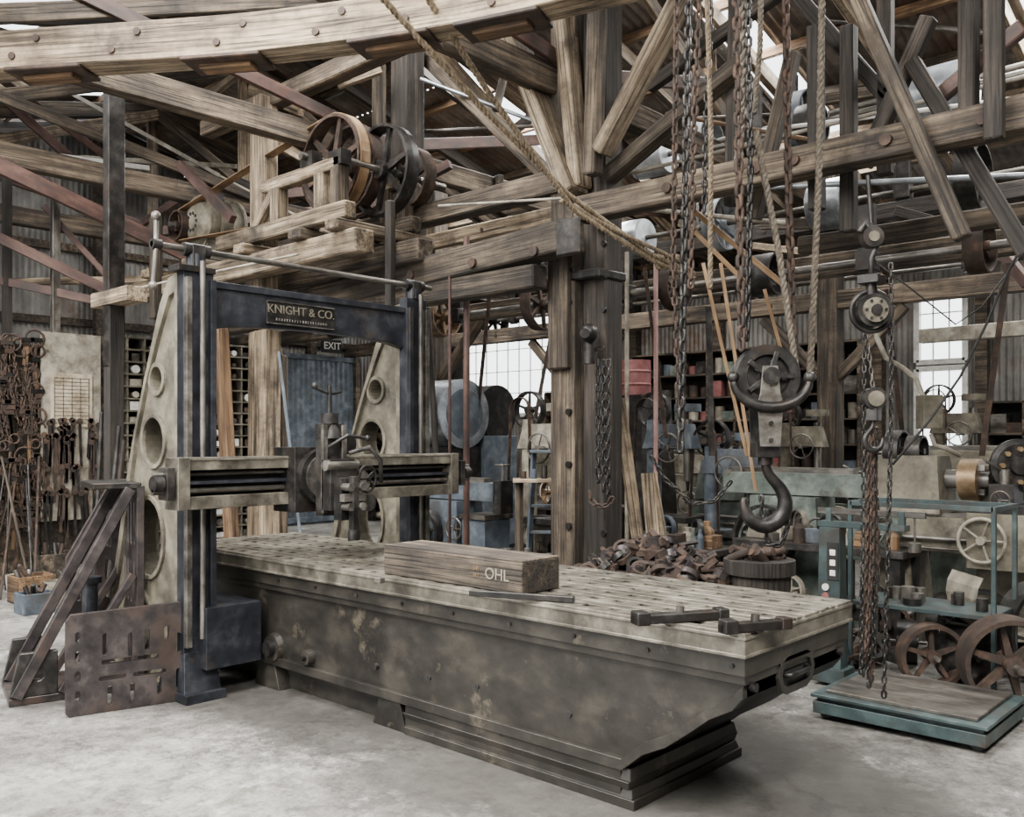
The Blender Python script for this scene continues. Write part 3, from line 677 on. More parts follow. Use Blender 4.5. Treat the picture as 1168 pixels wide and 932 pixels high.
def rack(nm,u,v0,v1,z1,nx,nz,dep=.35,fill=.8,m=wood_m,z0=0.,mf=None):
    b=MB(nm); mf=mf or [cream,cream,rust,iron_d,steel,bluegrey,paper]
    b.bx(u-dep,u-dep+.02,v0,v1,z0,z1,black)
    for i in range(nx+1): x=v0+(v1-v0)*i/nx; b.bx(u-dep,u,x-.010,x+.010,z0,z1,m)
    for j in range(nz+1): z=z0+(z1-z0)*j/nz; b.bx(u-dep,u+.01,v0,v1,z-.010,z+.010,m)
    cw=(v1-v0)/nx; chh=(z1-z0)/nz
    for i in range(nx):
        for j in range(nz):
            if random.random()<fill:
                w=cw*random.uniform(.4,.8); h=chh*random.uniform(.3,.75); c=v0+cw*(i+.5); z=z0+chh*j+.013
                if random.random()<.5: b.bx(u-.25,u-.02,c-w/2,c+w/2,z,z+h,random.choice(mf))
                else: b.cyl((u-.2,c,z+h/2),(u-.01,c,z+h/2),h/2,random.choice(mf),seg=10)
    return b.build()
mf_=[cream,rust,iron_d,steel,rust,white]
rack('pigeonhole_rack',-9.1,1.58,2.95,3.0,6,19,m=iron_l,fill=.85,mf=mf_); rack('pigeonhole_rack',-9.1,3.0,4.1,3.0,5,19,m=iron_l,fill=.85,mf=mf_)
b=MB('lumber_stack')
def stick(px,d,pt,pyt,w,t_,m): b.beam(FL(px,d),PD(pt,pyt,d+.2),w,t_,m)
stick(268,9.6,252,375,.16,.12,wood_o); stick(300,9.9,302,378,.34,.22,wood_l); stick(322,10.1,322,405,.1,.1,wood_m); stick(240,10.1,228,380,.1,.1,wood_m)
stick(352,9.3,318,400,.04,.04,bluegrey); stick(505,10.6,488,350,.08,.06,wood_d)
b.build(.02)
b=MB('door_1'); U=-12.7
d0=PU(318,405,U);d1=PU(405,405,U)
b.bx(U-.04,U+.02,d0.y,d1.y,0,d0.z,bluegrey,tint=1); corr(b,(U+.03,d0.y,.1),Y_,Z,d1.y-d0.y,d0.z-.1,bluegrey,.12,.01)
for z in(.1,1.2,d0.z): b.bx(U+.02,U+.07,d0.y,d1.y,z-.05,z+.05,bluegrey)
for v in(d0.y,d1.y): b.bx(U+.02,U+.1,v-.06,v+.06,0,d0.z+.1,wood_m)
b.build(.004)
sp=PU(379,395,-12.4); b=MB('exit_sign'); b.bx(-12.45,-12.40,sp.y-.23,sp.y+.23,sp.z-.13,sp.z+.13,black); b.bx(-12.5,-12.43,sp.y-.02,sp.y+.02,sp.z+.1,sp.z+.9,iron_d)
ex=b.build(.003); text(ex,'exit_lettering','EXIT',(-12.395,sp.y,sp.z),.2,Y_,white,.003)
# ------------------------------------------------------------------ overhead drive platform (v ~2)
b=MB('lineshaft_platform')
zp=3.50
b.beam((-8.6,1.75,zp),(-4.15,1.75,zp),.22,.22,wood_l,tint=.6); b.beam((-8.4,2.35,zp-.02),(-4.0,2.35,zp-.02),.2,.22,wood_m)
for u in(-8.1,-7.1,-6.0,-5.0,-4.4): b.beam((u,1.55,zp+.16),(u,2.75,zp+.16),.2,.1,random.choice([wood_l,wood_m]))
b.beam((-6.6,1.7,zp+.3),(-4.3,1.7,zp+.3),.14,.16,wood_l); b.beam((-6.6,2.5,zp+.3),(-4.3,2.5,zp+.3),.14,.16,wood_m)
for v in(1.72,2.52):
    for u in(-5.5,-4.75):
        b.beam((u,v,zp+.35),(u,v,zp+.72),.14,.14,wood_l)
    b.beam((-5.95,v,zp+.36),(-5.55,v,zp+.72),.1,.1,wood_l); b.beam((-5.75,v,zp+.76),(-4.5,v,zp+.76),.13,.12,wood_l)
w1=PV(301,112,1.95); b.beam((w1.x,1.95,3.0),(w1.x,1.95,w1.z),.22,.22,wood_l,tint=.6)
b.beam((w1.x-1.4,2.05,w1.z),(w1.x+3.2,2.05,w1.z),.18,.18,wood_m)
b.beam((-4.9,2.9,3.6),(-4.9,2.9,5.9),.26,.26,wood_d,tint=1); b.beam((-4.1,2.0,2.7),(-4.1,2.0,3.9),.08,.08,wood_d)
b.beam((-7.9,1.6,3.1),(-7.9,1.6,4.3),.12,.12,wood_m)
b.build(.014)
b=MB('lineshaft_pulley_set')
c1=PV(382,188,2.0); c2=PV(438,195,2.25)
b.pulley(c1,Y_,.48,.15,rust,6,.03)
b.pulley(c1+Y_*.22,Y_,.43,.14,rust,6,.025); b.pulley(c2,Y_,.44,.15,iron_d,6,.03); b.pulley(c2+Y_*.35,Y_,.3,.14,rust,6,.03)
b.cyl(c1-Y_*.4,c1+Y_*.9,.035,steel); b.cyl(c2-Y_*.5,c2+Y_*.8,.035,steel)
for v in(1.72,2.52): b.box((c1.x,v,c1.z-.02),(.2,.12,.14),iron_d); b.beam((c1.x,v,zp+.8),(c1.x,v,c1.z),.1,.1,iron_d); b.box((c2.x,v,c2.z),(.2,.12,.14),iron_d); b.beam((c2.x,v,zp+.3),(c2.x,v,c2.z),.12,.12,wood_m)
mp_=PV(207,258,1.85)
b.belt(c1,.48,mp_,.17,Y_,.11,leather)
b.pulley(mp_,Y_,.18,.16,rust,4,.02,.05)
b.build()
b=MB('electric_motor'); m0=PV(246,258,2.15)
b.lathe([(0,-.3),(.16,-.3),(.25,-.26),(.30,-.2),(.30,.2),(.25,.26),(.16,.3),(0,.3)],m0,Y_,iron_l,28)
for x in(-.22,-.08,.08,.22): b.lathe([(.30,x-.015),(.325,x-.015),(.325,x+.015),(.30,x+.015)],m0,Y_,iron_l,28)
for i in range(10): q=i*.628; b.cyl(m0-Y_*.3+X_*.1*math.cos(q)+Z*.1*math.sin(q),m0-Y_*.31+X_*.1*math.cos(q)+Z*.1*math.sin(q),.02,black,seg=8)
b.bx(m0.x-.3,m0.x+.3,m0.y-.3,m0.y+.3,zp+.21,zp+.27,iron_d); b.bx(m0.x-.2,m0.x+.2,m0.y-.22,m0.y+.22,zp+.27,m0.z-.15,iron_l)
b.cyl((mp_.x,mp_.y-.15,mp_.z),(mp_.x,m0.y+.2,mp_.z),.03,steel); b.box((mp_.x,m0.y,mp_.z-.1),(.25,.2,.25),iron_d)
b.box(m0+Z*.33,(.16,.14,.1),iron_d)
b.build(.004)
b=MB('steel_roof_brace')
def sb(x1,y1,d1,x2,y2,d2,w,m,t_=.06): b.beam(PD(x1,y1,d1),PD(x2,y2,d2),t_,w,m)
sb(-20,180,9,215,292,10.5,.16,rustpur); sb(-20,262,10.5,120,330,11,.12,rustpur); sb(-20,170,11,60,215,11.5,.1,rustpur)
sb(50,235,11,140,335,11.3,.07,rustpur); sb(-10,100,12,80,180,12.5,.12,rustpur); sb(0,320,11,120,345,11,.1,rustpur)
sb(90,180,12,270,190,12.4,.06,cream,.04); sb(60,95,12,250,200,12,.05,cream,.04); sb(-20,75,11,150,200,12,.08,rustpur); sb(-10,168,10.5,170,192,12,.06,white,.04)
b.beam(PD(0,322,11.2),PD(210,318,11.4),.08,.08,wood_l)
for x in(8,63,130): b.beam(PD(x,200,11),FL(x,11),.09,.09,wood_d if x!=63 else steel)
b.build(.004)
b=MB('steel_post'); p=FL(130,8.9); b.beam((p.x,p.y,2.4),(p.x,p.y,5.1),.13,.16,iron_d); b.beam((p.x-.3,p.y,3.06),(p.x+.5,p.y,3.06),.2,.14,wood_l); b.beam((p.x,p.y,0),(p.x,p.y,3),.14,.14,wood_d); b.build(.004)
# ------------------------------------------------------------------ ropes
b=MB('hoist_rope')
b.rope([PD(420,-20,4.6),PD(545,118,5.3),PD(648,222,6.0),PD(742,290,6.6),PD(792,312,6.9)],.019,ropem)
b.rope([PD(476,-20,4.7),PD(560,110,5.3),PD(655,240,6.05),PD(742,296,6.62),PD(792,318,6.9)],.019,ropem)
b.rope([PD(640,228,6.0),PD(700,262,6.3),PD(780,300,6.8)],.016,ropem)
for k in range(5): 
    c=PD(752+7*k,299,6.7+.03*k); b.tube([c+Vector((0,.045*math.cos(q),.045*math.sin(q))) for q in np.linspace(0,6.28,11)[:-1]],.016,ropem,6,closed=True)
b.build()
def hrope(px,py0,py1,d,R=.022,dx=0,m=ropeg,nm='hanging_rope'):
    b=MB(nm); b.rope([PD(px,py0,d),PD(px+dx*.5+3,(py0+py1)/2,d),PD(px+dx,py1,d)],R,m); b.build()
hrope(938,-20,425,5.9,.023,-14); hrope(846,-20,190,5.7,.030,-4); hrope(862,150,420,5.7,.022,46)
hrope(806,-20,330,6.2,.018,4,ropem); hrope(868,-20,130,6.3,.02,-8)
def hchain(pts,d,L,r,m=iron_d):
    b=MB('hanging_chain'); b.chain([PD(x,y,d) for x,y in pts],L,r,m); b.build()
hchain([(786,-20),(781,240),(776,520)],5.6,.095,.0125,iron_d)
hchain([(772,-20),(768,300),(775,470)],5.9,.075,.0095,rust)
hchain([(799,-20),(790,180),(788,330)],5.9,.085,.011,rust)
hchain([(840,-20),(843,200),(846,400)],5.5,.10,.0135,rust)
hchain([(853,-20),(856,200),(852,395)],5.65,.08,.011,iron_d)
hchain([(896,-20),(899,200),(905,400)],5.8,.10,.014,rust)
hchain([(812,-20),(806,120),(803,250)],6.3,.08,.010,iron_d)
hchain([(1016,300),(1017,470),(1008,800)],5.2,.055,.0065,iron_d)
hchain([(986,380),(985,560),(982,770)],5.2,.05,.006,iron_d)
hchain([(868,565),(872,600),(878,622),(890,622),(899,600),(901,575)],5.5,.06,.009,iron_d)
hchain([(742,520),(760,548),(790,575),(815,572),(835,548)],6.2,.06,.007,iron_d)
for k in range(6):
    x=996+random.uniform(-5,5); hchain([(x,480+k*8),(x+random.uniform(-4,4),640),(x+random.uniform(-8,8),745+k*9)],5.25+.03*k,.055,.0075,iron_d if k%2 else rust)
def hookshape(b,p,s,m,dirn):
    pts=[];rs=[]
    right=RT
    pr=[(0,0),(0,-.08),(.02,-.16),(.085,-.24),(.115,-.32),(.09,-.41),(.0,-.46),(-.09,-.42),(-.125,-.34),(-.12,-.28)]
    rr=[.028,.028,.030,.036,.043,.047,.047,.040,.026,.010]
    for i in range(len(pr)-1):
        a=pr[max(i-1,0)];c=pr[i];d=pr[i+1];e=pr[min(i+2,len(pr)-1)]
        for t_ in (0,.33,.66):
            f=lambda k:.5*((2*c[k])+(d[k]-a[k])*t_+(2*a[k]-5*c[k]+4*d[k]-e[k])*t_*t_+(3*c[k]-a[k]-3*d[k]+e[k])*t_**3)
            pts.append(p+right*dirn*f(0)*s+Z*f(1)*s); rs.append((rr[i]*(1-t_)+rr[i+1]*t_)*s)
    b.tube(pts,rs,m,12)
b=MB('crane_hook_block'); c=PD(873,430,5.5)
for o_ in(-.04,.04):
    b.lathe([(.05,-.03),(.06,-.008),(.12,-.008),(.13,-.035),(.19,-.035),(.17,-.01),(.17,.01),(.19,.035),(.13,.035),(.12,.008),(.06,.008),(.05,.03)],c+FW*o_,FW,iron_d,32)
for i in range(5):
    q=i*1.257; d_=RT*math.cos(q)+Z*math.sin(q); b.cyl(c-FW*.095+d_*.085,c-FW*.085+d_*.085,.022,black,seg=12); b.beam(c-FW*.088+d_*.02,c-FW*.088+d_*.15,.02,.03,iron_d)
for o_ in(-.105,.105):
    b.prism([(-.045,.06),(.045,.06),(.06,-.1),(.075,-.16),(.06,-.42),(-.06,-.42),(-.075,-.16),(-.06,-.1)],[],c+FW*o_-FW*.008,RT,Z,FW*.016,steel if o_<0 else iron_d,tint=1)
b.tube([c+RT*(.225*math.cos(q))+Z*(-.02+.17*math.sin(q))-FW*.13 for q in np.linspace(math.pi*1.0,math.pi*2.,15)],[.020+.016*math.sin(math.pi*i/14) for i in range(15)],iron_d,10)
for sg in(-1,1): b.sphere(c+RT*sg*.225-FW*.13-Z*.01,.036,iron_d)
b.cyl(c-FW*.14,c+FW*.14,.03,steel); b.cyl(c-FW*.145,c-FW*.125,.05,iron_d)
for z_ in(-.2,-.28,-.38):
    b.cyl(c-FW*.13+Z*z_,c+FW*.13+Z*z_,.014,iron_d,seg=8)
b.box(c-Z*.44,(.15,.15,.09),iron_d,R=Matrix.Rotation(math.radians(42.77),3,'Z')); b.cyl(c-Z*.46,c-Z*.53,.045,iron_d)
hookshape(b,c-Z*.42,1.04,iron_d,1)
b.build(.003)
b=MB('chain_hoist'); c=PD(994,355,5.2)
b.cyl(c-FW*.05,c+FW*.05,.095,iron_d,seg=24); b.cyl(c-FW*.07,c-FW*.05,.07,iron_l,seg=20); b.cyl(c-FW*.09,c-FW*.07,.03,iron_d,seg=14); b.tube([c+RT*.115*math.cos(q)+Z*.115*math.sin(q) for q in np.linspace(0,6.28,25)[:-1]],.016,iron_d,6,closed=True)
for i in range(6): q=i*1.047; b.cyl(c+RT*.055*math.cos(q)+Z*.055*math.sin(q)-FW*.078,c+RT*.055*math.cos(q)+Z*.055*math.sin(q)-FW*.07,.009,iron_d,seg=8)
b.cyl(c+Z*.09,c+Z*.2,.03,iron_d); b.box(c+Z*.18,(.12,.12,.05),iron_d); b.tube([c+Z*.2,c+Z*.30,c+Z*.38+RT*.03,c+Z*.46,c+Z*.5-RT*.04,c+Z*.45-RT*.07],.018,iron_d,8)
c3=c+Z*.42; b.cyl(c3-FW*.035,c3+FW*.035,.06,iron_d,seg=20); b.cyl(c3-FW*.045,c3-FW*.035,.03,iron_l,seg=14); b.cyl(c+Z*.5,PD(990,200,5.2),.012,iron_d)
c2=PD(996,455,5.2)
b.chain([c-RT*.03-Z*.1,c2+Z*.05],.05,.006,steel)
b.cyl(c2-FW*.04,c2+FW*.04,.065,iron_d,seg=20); b.cyl(c2-FW*.05,c2-FW*.04,.045,iron_l); b.box(c2-Z*.09,(.07,.07,.07),iron_d); hookshape(b,c2-Z*.1,.42,iron_d,-1)
b.build(.003)
# ------------------------------------------------------------------ platform scale
b=MB('platform_scale')
s0=PZ(930,818,0); s1=PZ(1118,864,0)
v0=(s0.y+s1.y)/2; u0,u1=s0.x,s1.x+.02; v1=v0+.78
for uu in(u0+.06,u1-.06):
    for vv in(v0+.07,v1-.07): b.cyl((uu,vv-.02,.035),(uu,vv+.02,.035),.035,iron_d)
b.bx(u0,u1,v0,v1,.04,.11,teal); b.bx(u0+.02,u1-.02,v0+.02,v1-.02,.11,.145,teal); b.bx(u0-.01,u1+.01,v0-.01,v1+.01,.135,.155,teal)
b.bx(u0+.06,u1-.06,v0+.06,v1-.03,.155,.175,steel,tint=.4)
pc=PV(950,700,v1+.05); pu=pc.x
b.bx(pu-.12,pu+.12,v1-.05,v1+.13,.03,.13,teal)
b.box((pu,v1+.04,.60),(.17,.12,.98),teal,top=(.85,.9)); 
b.bx(pu-.09,pu+.5,v1-.0,v1+.1,1.09,1.13,teal); b.beam((pu-.1,v1+.04,1.2),(pu+.62,v1+.04,1.2),.03,.04,steel); 
b.bx(pu-.04,pu+.0,v1+.02,v1+.06,1.1,1.22,teal); b.bx(pu+.45,pu+.49,v1+.02,v1+.06,1.1,1.22,teal); b.cyl((pu+.55,v1+.04,1.19),(pu+.55,v1+.04,1.0),.006,steel); b.cyl((pu+.55,v1+.04,1.02),(pu+.55,v1+.04,.96),.04,steel)
b.box((pu+.03,v1-.022,.86),(.08,.006,.26),black)
for k,z_ in enumerate((.68,.62,.56,.50,.44,.37)):
    b.cyl((pu-.02,v1-.018,z_),(pu-.02,v1-.03,z_),.024,[white,red,white,brass,white,bluegrey][k],seg=14); 
for k in range(3): b.bx(pu+.01,pu+.05,v1-.03,v1-.02,.90-k*.07,.94-k*.07,white)
b.build(.005)
b=MB('steel_bench_frame')
q0=FL(970,6.6); uu0=q0.x; vv0=q0.y; uu1=uu0+.95; vv1=vv0+.5
for x in(uu0,uu1):
    for y in(vv0,vv1): b.bx(x-.015,x+.015,y-.015,y+.015,0,1.25,teal)
b.bx(uu0,uu1,vv0-.015,vv0+.015,1.215,1.25,teal); b.bx(uu0,uu1,vv1-.015,vv1+.015,1.215,1.25,teal); b.bx(uu0-.015,uu0+.015,vv0,vv1,1.215,1.25,teal); b.bx(uu1-.015,uu1+.015,vv0,vv1,1.215,1.25,teal)
b.bx(uu0,uu1,vv0,vv1,.50,.53,teal)
for i in range(9): 
    x=random.uniform(uu0+.08,uu1-.08);y=random.uniform(vv0+.08,vv1-.08); b.cyl((x,y,.53),(x,y,.53+random.uniform(.04,.12)),random.uniform(.03,.07),random.choice([iron_d,rust,steel]))
b.build(.003)
# ------------------------------------------------------------------ background machines
def lathe_m(px,d,L,nm='metal_lathe',m=iron_l,cf=.55,s=1.):
    p=FL(px,d); b=MB(nm); u=p.x;v=p.y
    for a in(.15,L-.35): b.box((u+a+.1,v,.35*s),(.4,.5*s,.7*s),m,top=(.75,.8))
    b.bx(u,u+L,v-.2*s,v+.2*s,.7*s,.95*s,m)
    for y in(-.16,.12): b.bx(u,u+L,v+y*s,v+(y+.04)*s,.95*s,.98*s,steel)
    hx=u+.02
    b.box((hx+.32,v,1.18*s),(.6,.42*s,.42*s),m,top=(.85,.7)); 
    b.pulley((hx+.2,v,1.42*s),X_,.16*s,.12,iron_d,4); b.pulley((hx+.36,v,1.42*s),X_,.12*s,.12,iron_d,4)
    b.cyl((hx+.6,v,1.22*s),(hx+.72,v,1.22*s),.07*s,steel); b.cyl((hx+.72,v,1.22*s),(hx+.86,v,1.22*s),.15*s,brass,seg=28); b.cyl((hx+.86,v,1.22*s),(hx+.93,v,1.22*s),.06*s,steel)
    for k in range(3):
        q=k*2.09; b.box((hx+.88,v+.1*s*math.cos(q),(1.22+.1*math.sin(q))*s),(.06,.05,.05),steel)
    cx=u+L*cf
    b.bx(cx,cx+.45,v-.28*s,v+.26*s,.98*s,1.06*s,iron_d); b.bx(cx,cx+.45,v-.32*s,v-.2*s,.62*s,1.0*s,m); b.handwheel((cx+.12,v-.36*s,.82*s),Y_,.15*s,cream,5,.015); b.cyl((cx+.12,v-.36*s,.82*s),(cx+.12,v-.3*s,.82*s),.03,steel)
    b.bx(cx+.12,cx+.3,v-.2*s,v+.05,1.06*s,1.2*s,iron_d); b.cyl((cx+.2,v-.08,1.2*s),(cx+.2,v-.08,1.3*s),.04,steel); b.tube([(cx+.2,v-.08,1.28*s),(cx+.1,v-.2,1.36*s)],.012,steel); b.handwheel((cx+.25,v-.36*s,1.1*s),Y_,.06*s,steel,3,.008)
    tx=u+L-.4; b.box((tx,v,1.12*s),(.34,.26*s,.3*s),m,top=(.8,.7)); b.cyl((tx-.3,v,1.22*s),(tx+.25,v,1.22*s),.05*s,steel); b.handwheel((tx+.28,v,1.22*s),X_,.12*s,steel)
    b.cyl((u+.1,v-.24*s,.80*s),(u+L-.1,v-.24*s,.80*s),.018,steel,seg=8); b.cyl((u+.1,v-.24*s,.73*s),(u+L-.1,v-.24*s,.73*s),.014,steel,seg=8)
    return b.build(.006)
lathe_m(994,7.93,2.3,m=iron_l,s=1.12,cf=.38)
lathe_m(800,10.5,3.0,m=green,s=1.05); lathe_m(600,13.6,2.2,m=iron_l,s=1.1)
def drill(px,d,s=1.,m=green,nm='drill_press'):
    p=FL(px,d); b=MB(nm); u,v=p.x,p.y
    b.bx(u-.3,u+.45,v-.22,v+.22,0,.1,m); b.cyl((u-.1,v,.1),(u-.1,v,1.9*s),.08,m,seg=18)
    b.box((u+.18,v,.85*s),(.5,.42,.06),iron_d); b.box((u,v,.82*s),(.22,.18,.12),m)
    b.box((u+.12,v,1.72*s),(.62,.2,.26),m,top=(.8,.7)); b.cyl((u+.32,v,1.9*s),(u+.32,v,1.25*s),.045,steel); b.cyl((u+.32,v,1.3*s),(u+.32,v,1.15*s),.03,iron_d,r2=.015)
    b.pulley((u-.1,v+.0,2.0*s),Y_,.2,.08,iron_d,5); b.pulley((u+.32,v,2.02*s),Z,.14,.08,m,5); b.handwheel((u+.2,v-.2,1.6*s),Y_,.15,steel); b.cyl((u+.2,v-.2,1.6*s),(u+.2,v,1.6*s),.02,steel)
    b.pulley((u-.12,v-.15,.4),Y_,.2,.08,iron_d,5)
    b.belt((u-.1,v-.15,2.0*s),.12,(u-.12,v-.15,.4),.18,Y_,.05,rust)
    return b.build(.005)
drill(612,9.6,1.0,cream); drill(755,9.8,1.0,bluegrey); drill(822,9.5,.85,bluegrey); drill(905,11.7,1.,iron_l); drill(540,12.2,1.1,iron_d); drill(1080,11.8,1.1,iron_l); drill(470,11.5,1.05,iron_blue); drill(675,14,1.1,bluegrey)
def shaper(px,d,s=1.,m=green,nm='shaping_machine'):
    p=FL(px,d); b=MB(nm); u,v=p.x,p.y
    b.bx(u-.45*s,u+.6*s,v-.28*s,v+.28*s,0,.12*s,m); b.box((u-.1*s,v,.60*s),(.75*s,.46*s,.98*s),m,top=(.85,.9))
    b.beam((u-.75*s,v,1.2*s),(u+.70*s,v,1.2*s),.24*s,.2*s,m); b.beam((u-.7*s,v,1.32*s),(u+.5*s,v,1.32*s),.12*s,.06*s,steel)
    b.box((u+.74*s,v,1.15*s),(.12*s,.2*s,.36*s),iron_d); b.cyl((u+.74*s,v,1.33*s),(u+.74*s,v,1.5*s),.02,steel); b.handwheel((u+.74*s,v,1.5*s),Z,.08,steel,3,.01)
    b.box((u+.48*s,v,.74*s),(.36*s,.4*s,.34*s),m); b.box((u+.48*s,v,.93*s),(.4*s,.46*s,.05*s),steel)
    b.cyl((u+.45*s,v,.12*s),(u+.45*s,v,.6*s),.04,steel); b.pulley((u-.2*s,v-.34*s,.72*s),Y_,.30*s,.1,iron_d,6,.03); b.pulley((u-.2*s,v-.45*s,.72*s),Y_,.18*s,.08,m,5,.02)
    b.cyl((u-.2*s,v-.5*s,.72*s),(u-.2*s,v,.72*s),.03,steel); b.handwheel((u+.3*s,v-.32*s,.8*s),Y_,.12*s,steel)
    return b.build(.006)
shaper(915,8.8,1.05,green); shaper(1110,10.2,1.2,iron_l); shaper(520,9.9,.95,bluegrey); shaper(775,11.6,1.15,cream)
b=MB('step_ladder'); p=FL(600,8.9)
for o_ in(0,.38):
    b.beam(p+RT*o_,p+RT*(o_*.7+.08)+FW*.2+Z*1.55,.03,.06,bluegrey); b.beam(p+RT*o_+FW*.7,p+RT*(o_*.7+.08)+FW*.22+Z*1.55,.03,.04,bluegrey)
for i in range(1,6): f=i/6; b.beam(p+RT*(.08*f)+FW*.2*f+Z*1.55*f,p+RT*(.38-.03*f)+FW*.2*f+Z*1.55*f,.1,.025,bluegrey)
b.box(p+RT*.21+FW*.2+Z*1.57,(.34,.26,.03),bluegrey,R=Matrix.Rotation(math.radians(42.77),3,'Z')); b.build(.003)
b=MB('board_shelf'); p=PD(585,548,8.7); b.beam(p,p+RT*.62,.3,.035,wood_l,tint=1)
for o_ in(.06,.56): b.beam(p+RT*o_,Vector(((p+RT*o_).x,(p+RT*o_).y,0)),.06,.06,wood_m)
for i in range(5): b.cyl(p+RT*(.1+.1*i)+Z*.018,p+RT*(.1+.1*i)+Z*random.uniform(.08,.16),.03,random.choice([iron_d,rust,bluegrey]))
b.build(.003)
def bench(px,d,L,W_=.7,h=.85,n=16,m=wood_d,nm='workbench'):
    p=FL(px,d); b=MB(nm); u,v=p.x,p.y
    b.bx(u,u+L,v,v+W_,h-.06,h,m); b.bx(u+.05,u+L-.05,v+.05,v+W_-.05,.2,.24,m)
    for a in(u+.08,u+L-.08):
        for c_ in(v+.08,v+W_-.08): b.bx(a-.05,a+.05,c_-.05,c_+.05,0,h-.06,m)
    for i in range(n):
        x=random.uniform(u+.1,u+L-.1);y=random.uniform(v+.08,v+W_-.1); zz=h if i%3 else .24
        k=random.random(); mm=random.choice([rust,iron_d,iron_d,steel,cream,green,bluegrey,iron_l,wood_o,white])
        if k<.35: b.box((x,y,zz+.06),(random.uniform(.08,.25),random.uniform(.08,.2),.12),mm,top=(random.uniform(.5,1),1))
        elif k<.7: r=random.uniform(.03,.09);hh=random.uniform(.08,.3); b.lathe([(0,0),(r,0),(r,hh*.6),(r*.5,hh*.8),(r*.5,hh),(0,hh)],(x,y,zz),Z,mm,14)
        else: b.pulley((x,y,zz+.13),(random.random(),1,0),.13,.05,mm,5)
    return b.build(.005)
bench(704,8.6,.95,.6,.7,22,wood_d); bench(835,8.2,1.5,.5,.8,26,iron_d,'steel_workbench'); bench(590,10.6,1.3,.6,.95,20); bench(1040,9.6,2.,.5,1.0,26,iron_d,'steel_workbench'); bench(740,12.7,1.3,.6,1.1,18); bench(950,13.,3,.7,1.,30)
# scrap bench
b=MB('scrap_iron_pile'); pc_=FL(748,6.85); hb=.66
b.box(pc_+Z*(hb-.04),(1.1,.75,.08),wood_d)
for sx in(-.48,.48):
    for sy in(-.3,.3): b.beam(pc_+Vector((sx,sy,0)),pc_+Vector((sx,sy,hb-.06)),.08,.08,wood_d)
for i in range(340):
    x=max(-.55,min(.55,random.gauss(0,.30)));y=max(-.36,min(.36,random.gauss(0,.2))); r0=math.hypot(x/.42,y/.30); zz=hb+max(.03,.27-.17*r0+random.uniform(-.07,.05)); p=pc_+Vector((x,y,zz))
    k=random.random(); mm=random.choice([rust,rust,rust,iron_d,plate]); q=random.uniform(0,3.1)
    if k<.4: b.box(p,(random.uniform(.05,.16),random.uniform(.04,.08),random.uniform(.03,.07)),mm,R=Matrix.Rotation(q,3,'Z')@Matrix.Rotation(random.uniform(-.6,.6),3,'X'))
    elif k<.7: b.cyl(p,p+Vector((math.cos(q)*.14,math.sin(q)*.14,random.uniform(-.05,.06))),random.uniform(.012,.03),mm,seg=8)
    else: b.lathe([(.045,-.02),(.07,-.02),(.07,.02),(.045,.02)],p,(random.uniform(-1,1),random.uniform(-1,1),1),mm,14,closed=True)
b.build()
b=MB('wooden_stool'); p=FL(866,6.5); b.cyl(p+Z*.74,p+Z*.84,.25,wood_d,seg=24); b.cyl(p+Z*.0,p+Z*.74,.19,wood_d,seg=24,r2=.22)
b.lathe([(.215,.35),(.225,.35),(.225,.4),(.215,.4)],p,Z,rust,24)
for i in range(18): b.cyl(p+Vector((random.uniform(-.17,.17),random.uniform(-.17,.17),.84)),p+Vector((random.uniform(-.17,.17),random.uniform(-.17,.17),.91)),.03,rust,seg=8)
b.build()
b=MB('leaning_planks')
for x1,x2,y2,d in((742,706,455,7.9),(755,738,540,7.8),(771,742,540,8.0)):
    b.beam(FL(x1,d),PD(x2,y2,d+.3),.11,.03,wood_l,up=FW,tint=1)
b.build(.003)
b=MB('oil_drum'); p=PD(724,452,11.3); b.lathe([(0,0),(.2,0),(.2,.12),(.21,.14),(.2,.16),(.2,.28),(.21,.3),(.2,.32),(.2,.44),(0,.44)],p,Z,red,28)
b.box(Vector((p.x,p.y,p.z/2)),(.8,.8,p.z),iron_d,top=(.8,.8)); b.build()
b=MB('standpipe'); p=FL(748,9.0); b.cyl(p,p+Z*3.5,.022,pink); p=FL(715,9.3); b.cyl(p,p+Z*3.6,.022,cream); p=FL(532,8.6); b.cyl(p,p+Z*3.6,.03,rustpur); p=FL(513,8.4); b.cyl(p,p+Z*3.2,.014,rustpur); b.build()
b=MB('sheet_metal_roll'); p=PD(530,472,11.); b.cyl(p,p+Vector((-.7,-.0,0)),.42,galvd,seg=32); b.cyl(p,p+X_*.01,.3,bluegrey,seg=32); b.box(Vector((p.x-.35,p.y,(p.z-.40)/2)),(.6,.7,p.z-.40),iron_d); b.build(.004)
b=MB('sheet_metal_roll'); p=PD(568,470,11.5); b.cyl(p,p+Vector((-.4,.0,0)),.34,iron_d,seg=32); b.box(Vector((p.x-.2,p.y,(p.z-.3)/2)),(.5,.6,p.z-.3),bluegrey); b.build(.004)
def stand_wheel(px,d,R,w,m,ax,nm='spoked_pulley',sp=6):
    p=FL(px,d); b=MB(nm); b.pulley(p+Z*(R*1.01),ax,R,w,m,sp,.03)
    b.cyl(p+Z*R-Vector(ax)*w,p+Z*R+Vector(ax)*w,R*.08,steel); b.build()
stand_wheel(1152,5.7,.29,.22,rust,(.5,-.8,0)); stand_wheel(1062,6.2,.22,.12,rust,(.6,-.7,0),sp=5); stand_wheel(1100,6.35,.2,.2,iron_d,(.9,-.3,0)); stand_wheel(1120,7.2,.25,.14,black,(.3,-.9,0),'rubber_wheel')
